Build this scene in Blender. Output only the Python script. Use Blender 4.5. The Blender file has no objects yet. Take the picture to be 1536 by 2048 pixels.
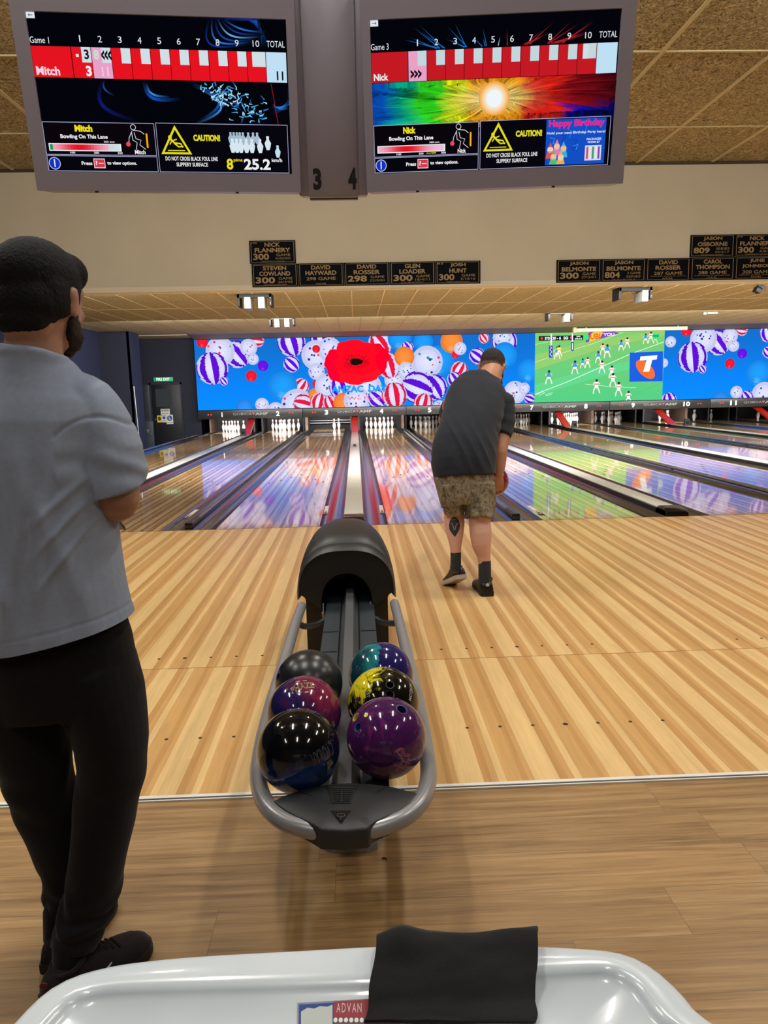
import bpy, bmesh, math, random
import numpy as np
from mathutils import Vector, Matrix, noise
from mathutils.bvhtree import BVHTree

# ------------------------------------------------------------------ camera, world, lights
SC = bpy.context.scene
COL = SC.collection
F_PX = 1459.433
CAM = Vector((0.0569, -7.3541, 1.3750))
_cy, _sy = math.cos(0.0347267), math.sin(0.0347267)
_cp, _sp = math.cos(0.1673866), math.sin(0.1673866)
_cr, _sr = math.cos(-0.0221751), math.sin(-0.0221751)
_F = Vector((_sy*_cp, _cy*_cp, -_sp)); _R = Vector((_cy, -_sy, 0)); _U = _R.cross(_F)
_R2 = _R*_cr + _U*_sr; _U2 = -_R*_sr + _U*_cr
cd = bpy.data.cameras.new('camera'); cam = bpy.data.objects.new('camera', cd); COL.objects.link(cam)
cam.matrix_world = Matrix(((_R2.x, _U2.x, -_F.x, CAM.x), (_R2.y, _U2.y, -_F.y, CAM.y), (_R2.z, _U2.z, -_F.z, CAM.z), (0, 0, 0, 1)))
cd.sensor_fit = 'VERTICAL'; cd.sensor_height = 36; cd.lens = F_PX/2048*36
cd.clip_start = .05; cd.clip_end = 100
SC.camera = cam
SC.view_settings.view_transform = 'Standard'; SC.view_settings.look = 'None'
SC.view_settings.exposure = 0.0; SC.view_settings.gamma = 1; SC.view_settings.use_curve_mapping = False
W = bpy.data.worlds.new('world'); SC.world = W; W.use_nodes = True
W.node_tree.nodes['Background'].inputs[0].default_value = (1, .93, .82, 1)
W.node_tree.nodes['Background'].inputs[1].default_value = 0.02

def ray(x, y): return _F + _R2*((x-768)/F_PX) - _U2*((y-1024)/F_PX)
def at_z(x, y, z): d = ray(x, y); return CAM + d*((z-CAM.z)/d.z)
def at_y(x, y, Y): d = ray(x, y); return CAM + d*((Y-CAM.y)/d.y)

def area(name, loc, sx, sy, power, color=(1, .965, .90), rot=(0, 0, 0), spread=180):
    l = bpy.data.lights.new(name, 'AREA'); l.shape = 'RECTANGLE'; l.size = sx; l.size_y = sy
    l.energy = power; l.color = color; l.spread = math.radians(spread)
    o = bpy.data.objects.new(name, l); COL.objects.link(o); o.location = loc; o.rotation_euler = rot
    return o
# ceiling tubes over the seating and the approach (their fittings are built further down)
LAMPS = [(-4.5, -2.2), (-1.5, -2.2), (1.5, -2.2), (4.5, -2.2), (7.5, -2.2), (-3.2, -4.9), (-.9, -5.3), (1.4, -4.9), (4.5, -5.2), (-3, -8.5), (0, -8.5), (3, -8.5)]
LAMP_W = 50
for i, (x, y) in enumerate(LAMPS):
    area('ceiling_lamp_light', (x, y, 4.66), .16, 1.25, LAMP_W*(1.2 if y > -3 else .9 if y > -7 else .6))
    if y > -7: area('added_forward_light', (x, y+.06, 4.62), 1.2, .10, 60 if y > -3 else 22, (1, .955, .87), (math.radians(97), 0, 0))  # forward-facing lights added to brighten the bulkhead and upper ceiling
# hidden tubes in the slot behind the bulkhead and behind the ceiling step, washing ceiling and lanes
for x in (-4.2, -1.2, 1.8, 4.8, 7.8, 10.8, 13.8):
    area('cove_light', (x, 4.98, 3.035), 2.6, .08, 165 if x < 4 else 205, (1, .96, .88), (math.radians(46), 0, 0))
    area('added_down_light', (x, 4.95, 3.03), 2.6, .08, 75, (1, .96, .88), (math.radians(-12), 0, 0))  # second set, added facing down to brighten the lanes near the foul line
    area('step_light', (x, 10.36, 3.09), 2.8, .03, 150, (1, .97, .90), (math.radians(80), 0, 0))
# ------------------------------------------------------------------ materials
def lin(c):
    if isinstance(c, str):
        c = c.lstrip('#'); c = [int(c[i:i+2], 16)/255 for i in (0, 2, 4)]
    return tuple((v/12.92 if v <= .04045 else ((v+.055)/1.055)**2.4) for v in c[:3])
class NT:
    def __init__(s, name):
        m = bpy.data.materials.new(name); m.use_nodes = True; s.m = m; s.t = m.node_tree
        s.b = s.t.nodes['Principled BSDF']
    def n(s, typ, **kw):
        nd = s.t.nodes.new(typ)
        for k, v in kw.items(): setattr(nd, k, v)
        return nd
    def l(s, a, b): s.t.links.new(a, b)
    def setb(s, **kw):
        for k, v in kw.items():
            k = k.replace('_', ' ')
            s.b.inputs[k].default_value = v
    def math(s, op, a, b=None, c=None):
        nd = s.n('ShaderNodeMath', operation=op)
        for i, v in enumerate((a, b, c)):
            if v is None: continue
            if isinstance(v, (int, float)): nd.inputs[i].default_value = v
            else: s.l(v, nd.inputs[i])
        return nd.outputs[0]
    def ramp(s, fac, stops, mode='LINEAR'):
        r = s.n('ShaderNodeValToRGB'); r.color_ramp.interpolation = mode
        el = r.color_ramp.elements
        while len(el) > 1: el.remove(el[-1])
        el[0].position = stops[0][0]; el[0].color = (*stops[0][1], 1)
        for p, c in stops[1:]:
            e = el.new(p); e.color = (*c, 1)
        s.l(fac, r.inputs[0]); return r.outputs[0]
    def mix(s, fac, a, b, typ='MIX'):
        m = s.n('ShaderNodeMix', data_type='RGBA', blend_type=typ)
        for i, v in ((0, fac), (6, a), (7, b)):
            if isinstance(v, (int, float)): m.inputs[i].default_value = v
            elif isinstance(v, tuple): m.inputs[i].default_value = (*v[:3], 1)
            else: s.l(v, m.inputs[i])
        return m.outputs[2]
    def obj(s, scale=(1, 1, 1), loc=(0, 0, 0), rot=(0, 0, 0)):
        tc = s.n('ShaderNodeTexCoord'); mp = s.n('ShaderNodeMapping')
        mp.inputs['Scale'].default_value = scale; mp.inputs['Location'].default_value = loc; mp.inputs['Rotation'].default_value = rot
        s.l(tc.outputs['Object'], mp.inputs[0]); return mp.outputs[0]
    def noise(s, vec, scale=5, detail=3, rough=.5, dist=0):
        nz = s.n('ShaderNodeTexNoise'); nz.inputs['Scale'].default_value = scale; nz.inputs['Detail'].default_value = detail
        nz.inputs['Roughness'].default_value = rough; nz.inputs['Distortion'].default_value = dist
        if vec is not None: s.l(vec, nz.inputs['Vector'])
        return nz.outputs[0]
    def bump(s, h, strength=.3, dist=.01):
        b = s.n('ShaderNodeBump'); b.inputs['Strength'].default_value = strength; b.inputs['Distance'].default_value = dist
        s.l(h, b.inputs['Height']); s.l(b.outputs[0], s.b.inputs['Normal'])
    def color(s, c): s.l(c, s.b.inputs['Base Color'])
def simple(name, col, rough=.5, metal=0, spec=.5, coat=0, nscale=0, namp=.12, bump=0, bscale=200, sheen=0):
    t = NT(name); c = lin(col); t.setb(Base_Color=(*c, 1), Roughness=rough, Metallic=metal)
    t.b.inputs['Specular IOR Level'].default_value = spec
    if coat: t.b.inputs['Coat Weight'].default_value = coat; t.b.inputs['Coat Roughness'].default_value = .04
    if sheen: t.b.inputs['Sheen Weight'].default_value = sheen
    v = t.obj()
    if nscale:
        t.color(t.ramp(t.noise(v, nscale, 4), [(.25, tuple(x*(1-namp) for x in c)), (.75, tuple(min(1, x*(1+namp)) for x in c))]))
    if bump: t.bump(t.noise(v, bscale, 3), bump, .002)
    return t.m
def emis(name, col, s=1.0, samp='AUTO'):
    m = bpy.data.materials.new(name); m.use_nodes = True; nt = m.node_tree; nt.nodes.clear()
    e = nt.nodes.new('ShaderNodeEmission'); o = nt.nodes.new('ShaderNodeOutputMaterial')
    e.inputs[0].default_value = (*lin(col), 1); e.inputs[1].default_value = s; nt.links.new(e.outputs[0], o.inputs[0])
    m.cycles.emission_sampling = samp
    return m
def display_mat(name, s=1.0, samp='AUTO'):
    m = bpy.data.materials.new(name); m.use_nodes = True; nt = m.node_tree; nt.nodes.clear()
    e = nt.nodes.new('ShaderNodeEmission'); o = nt.nodes.new('ShaderNodeOutputMaterial'); a = nt.nodes.new('ShaderNodeVertexColor')
    a.layer_name = 'Col'; e.inputs[1].default_value = s
    nt.links.new(a.outputs[0], e.inputs[0]); nt.links.new(e.outputs[0], o.inputs[0]); m.cycles.emission_sampling = samp
    return m

# ------------------------------------------------------------------ object helpers
ROOTM = {}
def props(o, label=None, cat=None, group=None, kind=None):
    if label: o['label'] = label
    if cat: o['category'] = cat
    if group: o['group'] = group
    if kind: o['kind'] = kind
    return o
def thing(name, label, cat, loc=(0, 0, 0), rotz=0, group=None):
    o = bpy.data.objects.new(name, None); COL.objects.link(o); o.location = loc; o.rotation_euler = (0, 0, rotz)
    o.empty_display_size = .05
    ROOTM[o.name] = (Matrix.Translation(loc) @ Matrix.Rotation(rotz, 4, 'Z')).inverted()
    return props(o, label, cat, group)
def root_inv(parent): return ROOTM.get(parent.name)
def add_mesh(name, me, mat, parent=None, smooth=None, world=True):
    """link a mesh (given in world space) as one object, child of parent when there is one"""
    if parent is not None and world and parent.name in ROOTM: me.transform(ROOTM[parent.name])
    if mat is not None:
        for m in (mat if isinstance(mat, (list, tuple)) else [mat]): me.materials.append(m)
    o = bpy.data.objects.new(name, me); COL.objects.link(o)
    if parent is not None:
        o.parent = parent
        ROOTM[o.name] = ROOTM.get(parent.name, Matrix())
    else: ROOTM[o.name] = Matrix()
    if smooth is not None:
        me.shade_smooth()
        if smooth < 179: me.set_sharp_from_angle(angle=math.radians(smooth))
    return o
SPLIT = {'arrow_marker', 'indicator_light', 'ball_strip', 'strip_joint', 'side_post', 'sock', 'switch', 'foot_bolt', 'hanging_pole', 'screw_head', 'end_bracket', 'bracket', 'status_light', 'edge_trim', 'rib', 'rail_end', 'tattoo_line'}
class MB:
    def __init__(s): s.bm = bmesh.new(); s.mi = 0
    def _f(s, faces):
        for f in faces: f.material_index = s.mi
    def box(s, x0, x1, y0, y1, z0, z1, bev=0, seg=2, M=None):
        r = bmesh.ops.create_cube(s.bm, size=1)
        vs = r['verts']
        for v in vs: v.co = Vector(((x0+x1)/2+v.co.x*(x1-x0), (y0+y1)/2+v.co.y*(y1-y0), (z0+z1)/2+v.co.z*(z1-z0)))
        fs = set(f for v in vs for f in v.link_faces); s._f(fs)
        if bev:
            es = list(set(e for v in vs for e in v.link_edges))
            r2 = bmesh.ops.bevel(s.bm, geom=es, offset=bev, segments=seg, profile=.5, affect='EDGES')
            vs = list(set(v for f in r2['faces'] for v in f.verts) | set(v for v in vs if v.is_valid)); s._f(r2['faces'])
        if M is not None:
            for v in vs: v.co = M @ v.co
        return s
    def poly(s, pts, flip=False):
        vs = [s.bm.verts.new(p) for p in (reversed(pts) if flip else pts)]
        f = s.bm.faces.new(vs); f.material_index = s.mi; return f
    def prism(s, pts, d):
        """closed outline pts (3D) pushed along vector d"""
        d = Vector(d); a = [s.bm.verts.new(p) for p in pts]; b = [s.bm.verts.new(Vector(p)+d) for p in pts]
        n = len(pts); fs = []
        fs.append(s.bm.faces.new(a)); fs.append(s.bm.faces.new(list(reversed(b))))
        for i in range(n): fs.append(s.bm.faces.new((a[(i+1) % n], a[i], b[i], b[(i+1) % n])))
        s._f(fs); bmesh.ops.recalc_face_normals(s.bm, faces=fs); return s
    def rings(s, rs, cap=True, closed=False, openr=False):
        vr = [[s.bm.verts.new(p) for p in r] for r in rs]; fs = []
        n = len(vr[0])
        m = len(vr)
        for i in range(m if closed else m-1):
            a, b = vr[i], vr[(i+1) % m]
            for j in range(n-1 if openr else n): fs.append(s.bm.faces.new((a[j], a[(j+1) % n], b[(j+1) % n], b[j])))
        if cap and not closed: fs.append(s.bm.faces.new(list(reversed(vr[0])))); fs.append(s.bm.faces.new(vr[-1]))
        s._f(fs); bmesh.ops.recalc_face_normals(s.bm, faces=fs); return s
    def tube(s, pts, r, seg=12, closed=False, ref=(0, 0, 1)):
        pts = [Vector(p) for p in pts]; n = len(pts); rs = []
        rr = r if isinstance(r, (list, tuple)) else [r]*n
        ref = Vector(ref)
        for i, p in enumerate(pts):
            if closed: t = pts[(i+1) % n]-pts[i-1]
            else: t = pts[min(i+1, n-1)]-pts[max(i-1, 0)]
            t.normalize(); u = t.cross(ref)
            if u.length < 1e-3: u = t.cross(Vector((1, 0, 0)))
            u.normalize(); v = u.cross(t)
            rs.append([p+u*(rr[i]*math.cos(a))+v*(rr[i]*math.sin(a)) for a in (2*math.pi*k/seg for k in range(seg))])
        return s.rings(rs, closed=closed)
    def lathe(s, prof, c=(0, 0, 0), seg=20):
        c = Vector(c); rs = []
        for r, z in prof: rs.append([c+Vector((max(r, 1e-4)*math.cos(a), max(r, 1e-4)*math.sin(a), z)) for a in (2*math.pi*k/seg for k in range(seg))])
        return s.rings(rs)
    def ell(s, c, r, M=None, seg=20):
        rr = bmesh.ops.create_uvsphere(s.bm, u_segments=seg, v_segments=max(8, seg*2//3), radius=1)
        for v in rr['verts']:
            q = Vector((v.co.x*r[0], v.co.y*r[1], v.co.z*r[2]))
            if M is not None: q = M @ q
            v.co = Vector(c)+q
        s._f(set(f for v in rr['verts'] for f in v.link_faces)); return s
    def cyl(s, c, r, h, axis='Z', seg=20, r2=None):
        ax = {'X': Vector((1, 0, 0)), 'Y': Vector((0, 1, 0)), 'Z': Vector((0, 0, 1))}[axis] if isinstance(axis, str) else Vector(axis).normalized()
        u = ax.orthogonal().normalized(); v = ax.cross(u); c = Vector(c); rs = []
        for q, rad in ((-h/2, r), (h/2, r if r2 is None else r2)):
            rs.append([c+ax*q+u*(rad*math.cos(a))+v*(rad*math.sin(a)) for a in (2*math.pi*k/seg for k in range(seg))])
        return s.rings(rs)
    def mesh(s, name='m'):
        me = bpy.data.meshes.new(name); s.bm.to_mesh(me); s.bm.free(); return me
    def build(s, name, mat, parent=None, smooth=30, world=True):
        if name in SPLIT:                       # every separate piece of these parts is an object of its own
            bm = s.bm; seen = set(); isl = []
            for v in bm.verts:
                if v in seen: continue
                st = [v]; seen.add(v); cur = []
                while st:
                    q = st.pop(); cur.append(q)
                    for e in q.link_edges:
                        w = e.other_vert(q)
                        if w not in seen: seen.add(w); st.append(w)
                isl.append(cur)
            if len(isl) > 1:
                o = None
                for cur in isl:
                    cs = set(cur); idx = {v: i for i, v in enumerate(cur)}; me = bpy.data.meshes.new(name)
                    fs = [f for f in {f for v in cur for f in v.link_faces}]
                    me.from_pydata([tuple(v.co) for v in cur], [], [[idx[v] for v in f.verts] for f in fs]); o = add_mesh(name, me, mat, parent, smooth, world)
                bm.free(); return o
        return add_mesh(name, s.mesh(name), mat, parent, smooth, world)
def tagged(o, label, cat, group=None): return props(o, label, cat, group)
def struct(o): o['kind'] = 'structure'; return o

_txt = {}
def text_tris(body, off=0.0, spacing=1.0, outline=0.0):
    k = (body, off, spacing, outline)
    if k in _txt: return _txt[k]
    cu = bpy.data.curves.new('t', 'FONT'); cu.body = body; cu.offset = off; cu.space_character = spacing; cu.resolution_u = 3
    if outline: cu.fill_mode = 'NONE' if False else cu.fill_mode; cu.bevel_depth = outline; cu.bevel_resolution = 0
    if outline: cu.fill_mode = 'NONE'
    o = bpy.data.objects.new('t', cu); COL.objects.link(o)
    dg = bpy.context.evaluated_depsgraph_get(); me = bpy.data.meshes.new_from_object(o.evaluated_get(dg))
    me.calc_loop_triangles()
    v = np.array([x.co[:] for x in me.vertices]) if len(me.vertices) else np.zeros((0, 3)); t = [tuple(x.vertices) for x in me.loop_triangles]
    bpy.data.objects.remove(o); bpy.data.curves.remove(cu); bpy.data.meshes.remove(me)
    _txt[k] = (v, t); return _txt[k]

class Canvas:
    """flat artwork on a real plane: origin o, axes u (right), v (up), n (towards the viewer); pixel helper maps photo points onto the plane"""
    def __init__(s, o, u, v, pix=None, step=.0006):
        s.o, s.u, s.v = Vector(o), Vector(u).normalized(), Vector(v).normalized(); s.n = s.u.cross(s.v)
        s.V = []; s.F = []; s.C = []; s.k = 1; s.step = step
        s.pixmap = pix or (lambda x, y: (x, y))
    def P(s, x, y):
        """photo pixel -> (a, b) on the plane"""
        x, y = s.pixmap(x, y); d = ray(x, y); t = (s.o-CAM).dot(s.n)/d.dot(s.n); p = CAM+d*t-s.o
        return (p.dot(s.u), p.dot(s.v))
    def add(s, pts, faces, cols):
        """pts (a,b); faces idx; cols: one per face or one per vertex(list of len pts)"""
        b = len(s.V); h = s.n*(s.step*s.k)
        s.V += [s.o+s.u*a+s.v*c+h for a, c in pts]
        pv = len(cols) == len(pts) and len(cols) != 1
        for i, f in enumerate(faces):
            s.F.append(tuple(b+j for j in f)); s.C.append([cols[j] for j in f] if pv else [cols[0]]*len(f))
    def up(s): s.k += 1; return s
    def poly(s, pts, col): s.add(pts, [tuple(range(len(pts)))], [lin(col)])
    def polyv(s, pts, cols): s.add(pts, [tuple(range(len(pts)))], [lin(c) for c in cols])
    def rect(s, a0, b0, a1, b1, col): s.poly([(a0, b0), (a1, b0), (a1, b1), (a0, b1)], col)
    def quad(s, X0, Y0, X1, Y1, col):
        s.poly([s.P(X0, Y1), s.P(X1, Y1), s.P(X1, Y0), s.P(X0, Y0)], col)
    def disc(s, c, r, col, n=24, ry=None, rot=0):
        ry = ry or r; cr, sr = math.cos(rot), math.sin(rot); q = []
        for k in range(n):
            a = 2*math.pi*k/n; x, y = r*math.cos(a), ry*math.sin(a); q.append((c[0]+x*cr-y*sr, c[1]+x*sr+y*cr))
        s.poly(q, col)
    def fdisc(s, c, r, fn, n=28, m=7, ry=None):
        """disc with a colour function of the local position (x,y in -1..1)"""
        ry = ry or r
        for j in range(m):
            r0, r1 = j/m, (j+1)/m
            for k in range(n):
                a0, a1 = 2*math.pi*k/n, 2*math.pi*(k+1)/n; am, rm = (a0+a1)/2, (r0+r1)/2
                q = [(c[0]+r*rr*math.cos(a), c[1]+ry*rr*math.sin(a)) for rr, a in ((r0, a0), (r1, a0), (r1, a1), (r0, a1))]
                if j == 0: q = q[1:]
                s.poly(q, fn(rm*math.cos(am), rm*math.sin(am)))
    def ring(s, c, r0, r1, col, n=32, a0=0, a1=2*math.pi, asp=1):
        for k in range(n):
            t0 = a0+(a1-a0)*k/n; t1 = a0+(a1-a0)*(k+1)/n
            s.poly([(c[0]+r0*math.cos(t0), c[1]+asp*r0*math.sin(t0)), (c[0]+r1*math.cos(t0), c[1]+asp*r1*math.sin(t0)), (c[0]+r1*math.cos(t1), c[1]+asp*r1*math.sin(t1)), (c[0]+r0*math.cos(t1), c[1]+asp*r0*math.sin(t1))], col)
    def line(s, pts, w, col, cols=None, w1=None):
        """polyline strip with optional taper and colour per point"""
        n = len(pts); L = []; R = []
        for i, p in enumerate(pts):
            a = pts[max(0, i-1)]; b = pts[min(n-1, i+1)]; dx, dy = b[0]-a[0], b[1]-a[1]; l = math.hypot(dx, dy) or 1
            ww = (w+(w1-w)*i/(n-1) if w1 is not None else w)/2
            L.append((p[0]-dy/l*ww, p[1]+dx/l*ww)); R.append((p[0]+dy/l*ww, p[1]-dx/l*ww))
        for i in range(n-1):
            q = [R[i], R[i+1], L[i+1], L[i]]
            if cols: s.polyv(q, [cols[i], cols[i+1], cols[i+1], cols[i]])
            else: s.poly(q, col)
    def text(s, body, p0, p1, col, off=0.0, spacing=1.0, shear=0, keep=False):
        """text whose bounding box fills p0 (lower left) .. p1 (upper right)"""
        v, t = text_tris(body, off, spacing)
        if len(v) == 0: return
        mn, mx = v.min(0), v.max(0); sx = (p1[0]-p0[0])/max(1e-6, mx[0]-mn[0]); sy = (p1[1]-p0[1])/max(1e-6, mx[1]-mn[1])
        pts = [(p0[0]+(q[0]-mn[0])*sx+shear*(q[1]-mn[1])*sy, p0[1]+(q[1]-mn[1])*sy) for q in v]
        s.add(pts, t, [lin(col)])
    def ptext(s, body, X0, Y0, X1, Y1, col, off=0.02, spacing=1.0):
        s.text(body, s.P(X0, Y1), s.P(X1, Y0), col, off, spacing)
    def build(s, name, mat, parent=None):
        me = bpy.data.meshes.new(name); me.from_pydata([tuple(v) for v in s.V], [], s.F)
        ca = me.color_attributes.new('Col', 'FLOAT_COLOR', 'CORNER')
        arr = np.array([(*c, 1.0) for fc in s.C for c in fc], dtype=np.float32).ravel(); ca.data.foreach_set('color', arr)
        return add_mesh(name, me, mat, parent)

# ------------------------------------------------------------------ procedural materials of the place
def mat_boards(name, light, mid, dark, rough, period=.27, centre=.88, seams=(), grain=.10, fres=None, coat=0, coatr=.05, contrast=1.0):
    t = NT(name); tc = t.n('ShaderNodeTexCoord'); sp = t.n('ShaderNodeSeparateXYZ'); t.l(tc.outputs['Object'], sp.inputs[0])
    X, Y = sp.outputs[0], sp.outputs[1]
    xs = X
    for k, (ys, sh) in enumerate(seams): xs = t.math('ADD', xs, t.math('MULTIPLY', t.math('LESS_THAN', Y, ys), sh))
    u = t.math('FRACT', t.math('ADD', t.math('DIVIDE', t.math('SUBTRACT', xs, centre), period), 100.125))
    base = t.ramp(u, [(0, light), (.11, dark), (.22, mid), (.31, light), (.41, mid), (.62, dark), (.70, mid), (.78, light), (.79, light), (.865, light)], 'CONSTANT')
    # every single board differs a little
    bd = t.math('FLOOR', t.math('DIVIDE', xs, .02703)); wn = t.n('ShaderNodeTexWhiteNoise', noise_dimensions='2D')
    cx = t.n('ShaderNodeCombineXYZ'); t.l(bd, cx.inputs[0]); t.l(t.math('FLOOR', t.math('DIVIDE', t.math('ADD', Y, t.math('MULTIPLY', bd, .37)), 1.9)), cx.inputs[1]); t.l(cx.outputs[0], wn.inputs['Vector'])
    g1 = t.noise(t.obj((60, 3.2, 1)), 1.0, 5, .6, 1.2); g2 = t.noise(t.obj((14, 1.1, 1)), 1.0, 3, .5, 2.0)
    c = t.mix(1.0, base, t.ramp(t.math('ADD', t.math('MULTIPLY', wn.outputs[0], .5), t.math('MULTIPLY', g2, .5)), [(0, (1-grain*1.4,)*3), (1, (1+grain*.9,)*3)]), 'MULTIPLY')
    c = t.mix(1.0, c, t.ramp(g1, [(.3, (1-grain,)*3), (.7, (1+grain*.5,)*3)]), 'MULTIPLY')
    t.color(c); t.setb(Roughness=rough)
    if coat: t.b.inputs['Coat Weight'].default_value = coat; t.b.inputs['Coat Roughness'].default_value = coatr
    return t
WL, WM, WD = lin('#d3a468'), lin('#bf8b50'), lin('#b07a42')
_t = mat_boards('approach_wood', lin('#dcb980'), lin('#c89c62'), lin('#bd8f56'), .34, seams=((-3.80, .135), (-4.9, 0)), grain=.10); _t.b.inputs['Specular IOR Level'].default_value = .45
M_APP = _t.m
_t = mat_boards('lane_wood', lin('#e4c08a'), lin('#c2955c'), lin('#a4763f'), .17, period=.19, grain=.12, coat=.85, coatr=.04)
_t.b.inputs['Specular IOR Level'].default_value = .6
_nz = _t.noise(_t.obj((30, 1.2, 1)), 1.0, 3); _t.bump(_nz, .05, .004)
M_LANE = _t.m
def mat_vinyl():
    t = NT('brown_vinyl_planks'); tc = t.n('ShaderNodeTexCoord'); sp = t.n('ShaderNodeSeparateXYZ'); t.l(tc.outputs['Object'], sp.inputs[0])
    X, Y = sp.outputs[0], sp.outputs[1]; row = t.math('FLOOR', t.math('DIVIDE', t.math('ADD', Y, 5.035), .178))
    wn = t.n('ShaderNodeTexWhiteNoise', noise_dimensions='1D'); t.l(row, wn.inputs['W'])
    xo = t.math('ADD', X, t.math('MULTIPLY', wn.outputs[0], 1.2)); colm = t.math('FLOOR', t.math('DIVIDE', xo, 1.22))
    w2 = t.n('ShaderNodeTexWhiteNoise', noise_dimensions='2D'); cb = t.n('ShaderNodeCombineXYZ'); t.l(row, cb.inputs[0]); t.l(colm, cb.inputs[1]); t.l(cb.outputs[0], w2.inputs['Vector'])
    # grain runs along x, different on each plank
    mp = t.n('ShaderNodeVectorMath', operation='ADD'); cc = t.n('ShaderNodeCombineXYZ'); t.l(t.math('MULTIPLY', w2.outputs[0], 13.0), cc.inputs[0]); t.l(t.math('MULTIPLY', w2.outputs[0], 7.0), cc.inputs[1])
    t.l(tc.outputs['Object'], mp.inputs[0]); t.l(cc.outputs[0], mp.inputs[1])
    def g(sx, sy, det, dist):
        m2 = t.n('ShaderNodeMapping'); m2.inputs['Scale'].default_value = (sx, sy, 1); t.l(mp.outputs[0], m2.inputs[0]); return t.noise(m2.outputs[0], 1.0, det, .6, dist)
    c = t.ramp(g(1.6, 34, 5, .4), [(.28, lin('#755733')), (.45, lin('#97754a')), (.6, lin('#a78558')), (.75, lin('#b39265'))])
    c = t.mix(1.0, c, t.ramp(g(5, 210, 3, .2), [(.3, (.80,)*3), (.7, (1.1,)*3)]), 'MULTIPLY')
    c = t.mix(1.0, c, t.ramp(w2.outputs[0], [(0, (.84,)*3), (1, (1.08,)*3)]), 'MULTIPLY')
    fy = t.math('FRACT', t.math('DIVIDE', t.math('ADD', Y, 5.035), .178)); fx = t.math('FRACT', t.math('DIVIDE', xo, 1.22))
    seam = t.math('MAXIMUM', t.math('LESS_THAN', fy, .012), t.math('LESS_THAN', fx, .0016))
    c = t.mix(t.math('MULTIPLY', seam, .45), c, (.05, .035, .02)); t.color(c); t.setb(Roughness=.42)
    t.bump(g(5, 210, 3, .2), .12, .001)
    return t.m
M_VINYL = mat_vinyl()
def mat_woodwool(name, a, b, c, sc=1.0, bump=.9):
    t = NT(name); v = t.obj(); n1 = t.noise(v, 9*sc, 4, .6, 1.5)
    warp = t.n('ShaderNodeVectorMath', operation='ADD'); nz = t.n('ShaderNodeTexNoise'); nz.inputs['Scale'].default_value = 14*sc; nz.inputs['Detail'].default_value = 2; t.l(v, nz.inputs['Vector'])
    sc_ = t.n('ShaderNodeVectorMath', operation='SCALE'); t.l(nz.outputs[1], sc_.inputs[0]); sc_.inputs['Scale'].default_value = .16/sc; t.l(v, warp.inputs[0]); t.l(sc_.outputs[0], warp.inputs[1])
    m1 = t.n('ShaderNodeMapping'); m1.inputs['Scale'].default_value = (90*sc, 22*sc, 30); t.l(warp.outputs[0], m1.inputs[0]); f1 = t.noise(m1.outputs[0], 1, 3, .6, .6)
    m2 = t.n('ShaderNodeMapping'); m2.inputs['Scale'].default_value = (24*sc, 80*sc, 30); t.l(warp.outputs[0], m2.inputs[0]); f2 = t.noise(m2.outputs[0], 1, 3, .6, .6)
    h = t.math('MAXIMUM', f1, f2)
    col = t.ramp(h, [(.40, a), (.52, b), (.66, c)])
    col = t.mix(1.0, col, t.ramp(n1, [(.2, (.82,)*3), (.8, (1.12,)*3)]), 'MULTIPLY'); t.color(col); t.setb(Roughness=.95); t.b.inputs['Specular IOR Level'].default_value = .1
    t.bump(h, bump, .02); return t.m
M_WOOL = mat_woodwool('wood_wool_panels', lin('#463a20'), lin('#8f8060'), lin('#bfb18c'), .62, 1.0)
M_WOOL2 = mat_woodwool('fine_wood_wool_tiles', lin('#75694a'), lin('#968a68'), lin('#b0a483'), .8, .5)
M_WOOL3 = mat_woodwool('lit_wood_wool_tiles', lin('#a39877'), lin('#bfb494'), lin('#d3cab0'), .8, .5)  # paler copy of the lane ceiling tiles, step light put into the colour
M_TBAR = simple('ceiling_bar_paint', '#aea07a', .6)
M_TBAR2 = simple('thin_ceiling_bar', '#c9b48b', .6)
M_BULK = simple('bulkhead_paint', '#b4aa94', .75, nscale=1.2, namp=.05)
M_TRIMW = simple('cream_trim_paint', '#c2b59b', .6)
M_NAVY = simple('navy_wall_paint', '#10142a', .75, nscale=2, namp=.12)
M_NAVY2 = simple('blue_wall_and_lit_side', '#1a2140', .75, nscale=2, namp=.1)
M_DARK = simple('dark_wall_paint', '#0a0c14', .8)
M_PITS = simple('pit_lining', '#0d0c0e', .7)
M_BLKP = simple('black_plastic', '#141516', .42, bump=.08, bscale=600)
M_BLKG = simple('glossy_black_plastic', '#0b0b0c', .22, spec=.5)
M_GREY = simple('grey_soffit_paint', '#6d6253', .7)
M_BACK = simple('back_wall_paint', '#5d564a', .85)
M_ALU = simple('brushed_aluminium', '#b9bbbd', .32, metal=.9, nscale=30, namp=.05)
M_WHITES = simple('white_strip_vinyl', '#dcdad4', .35)
M_RUBBER = simple('black_rubber', '#15130f', .6)

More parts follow.
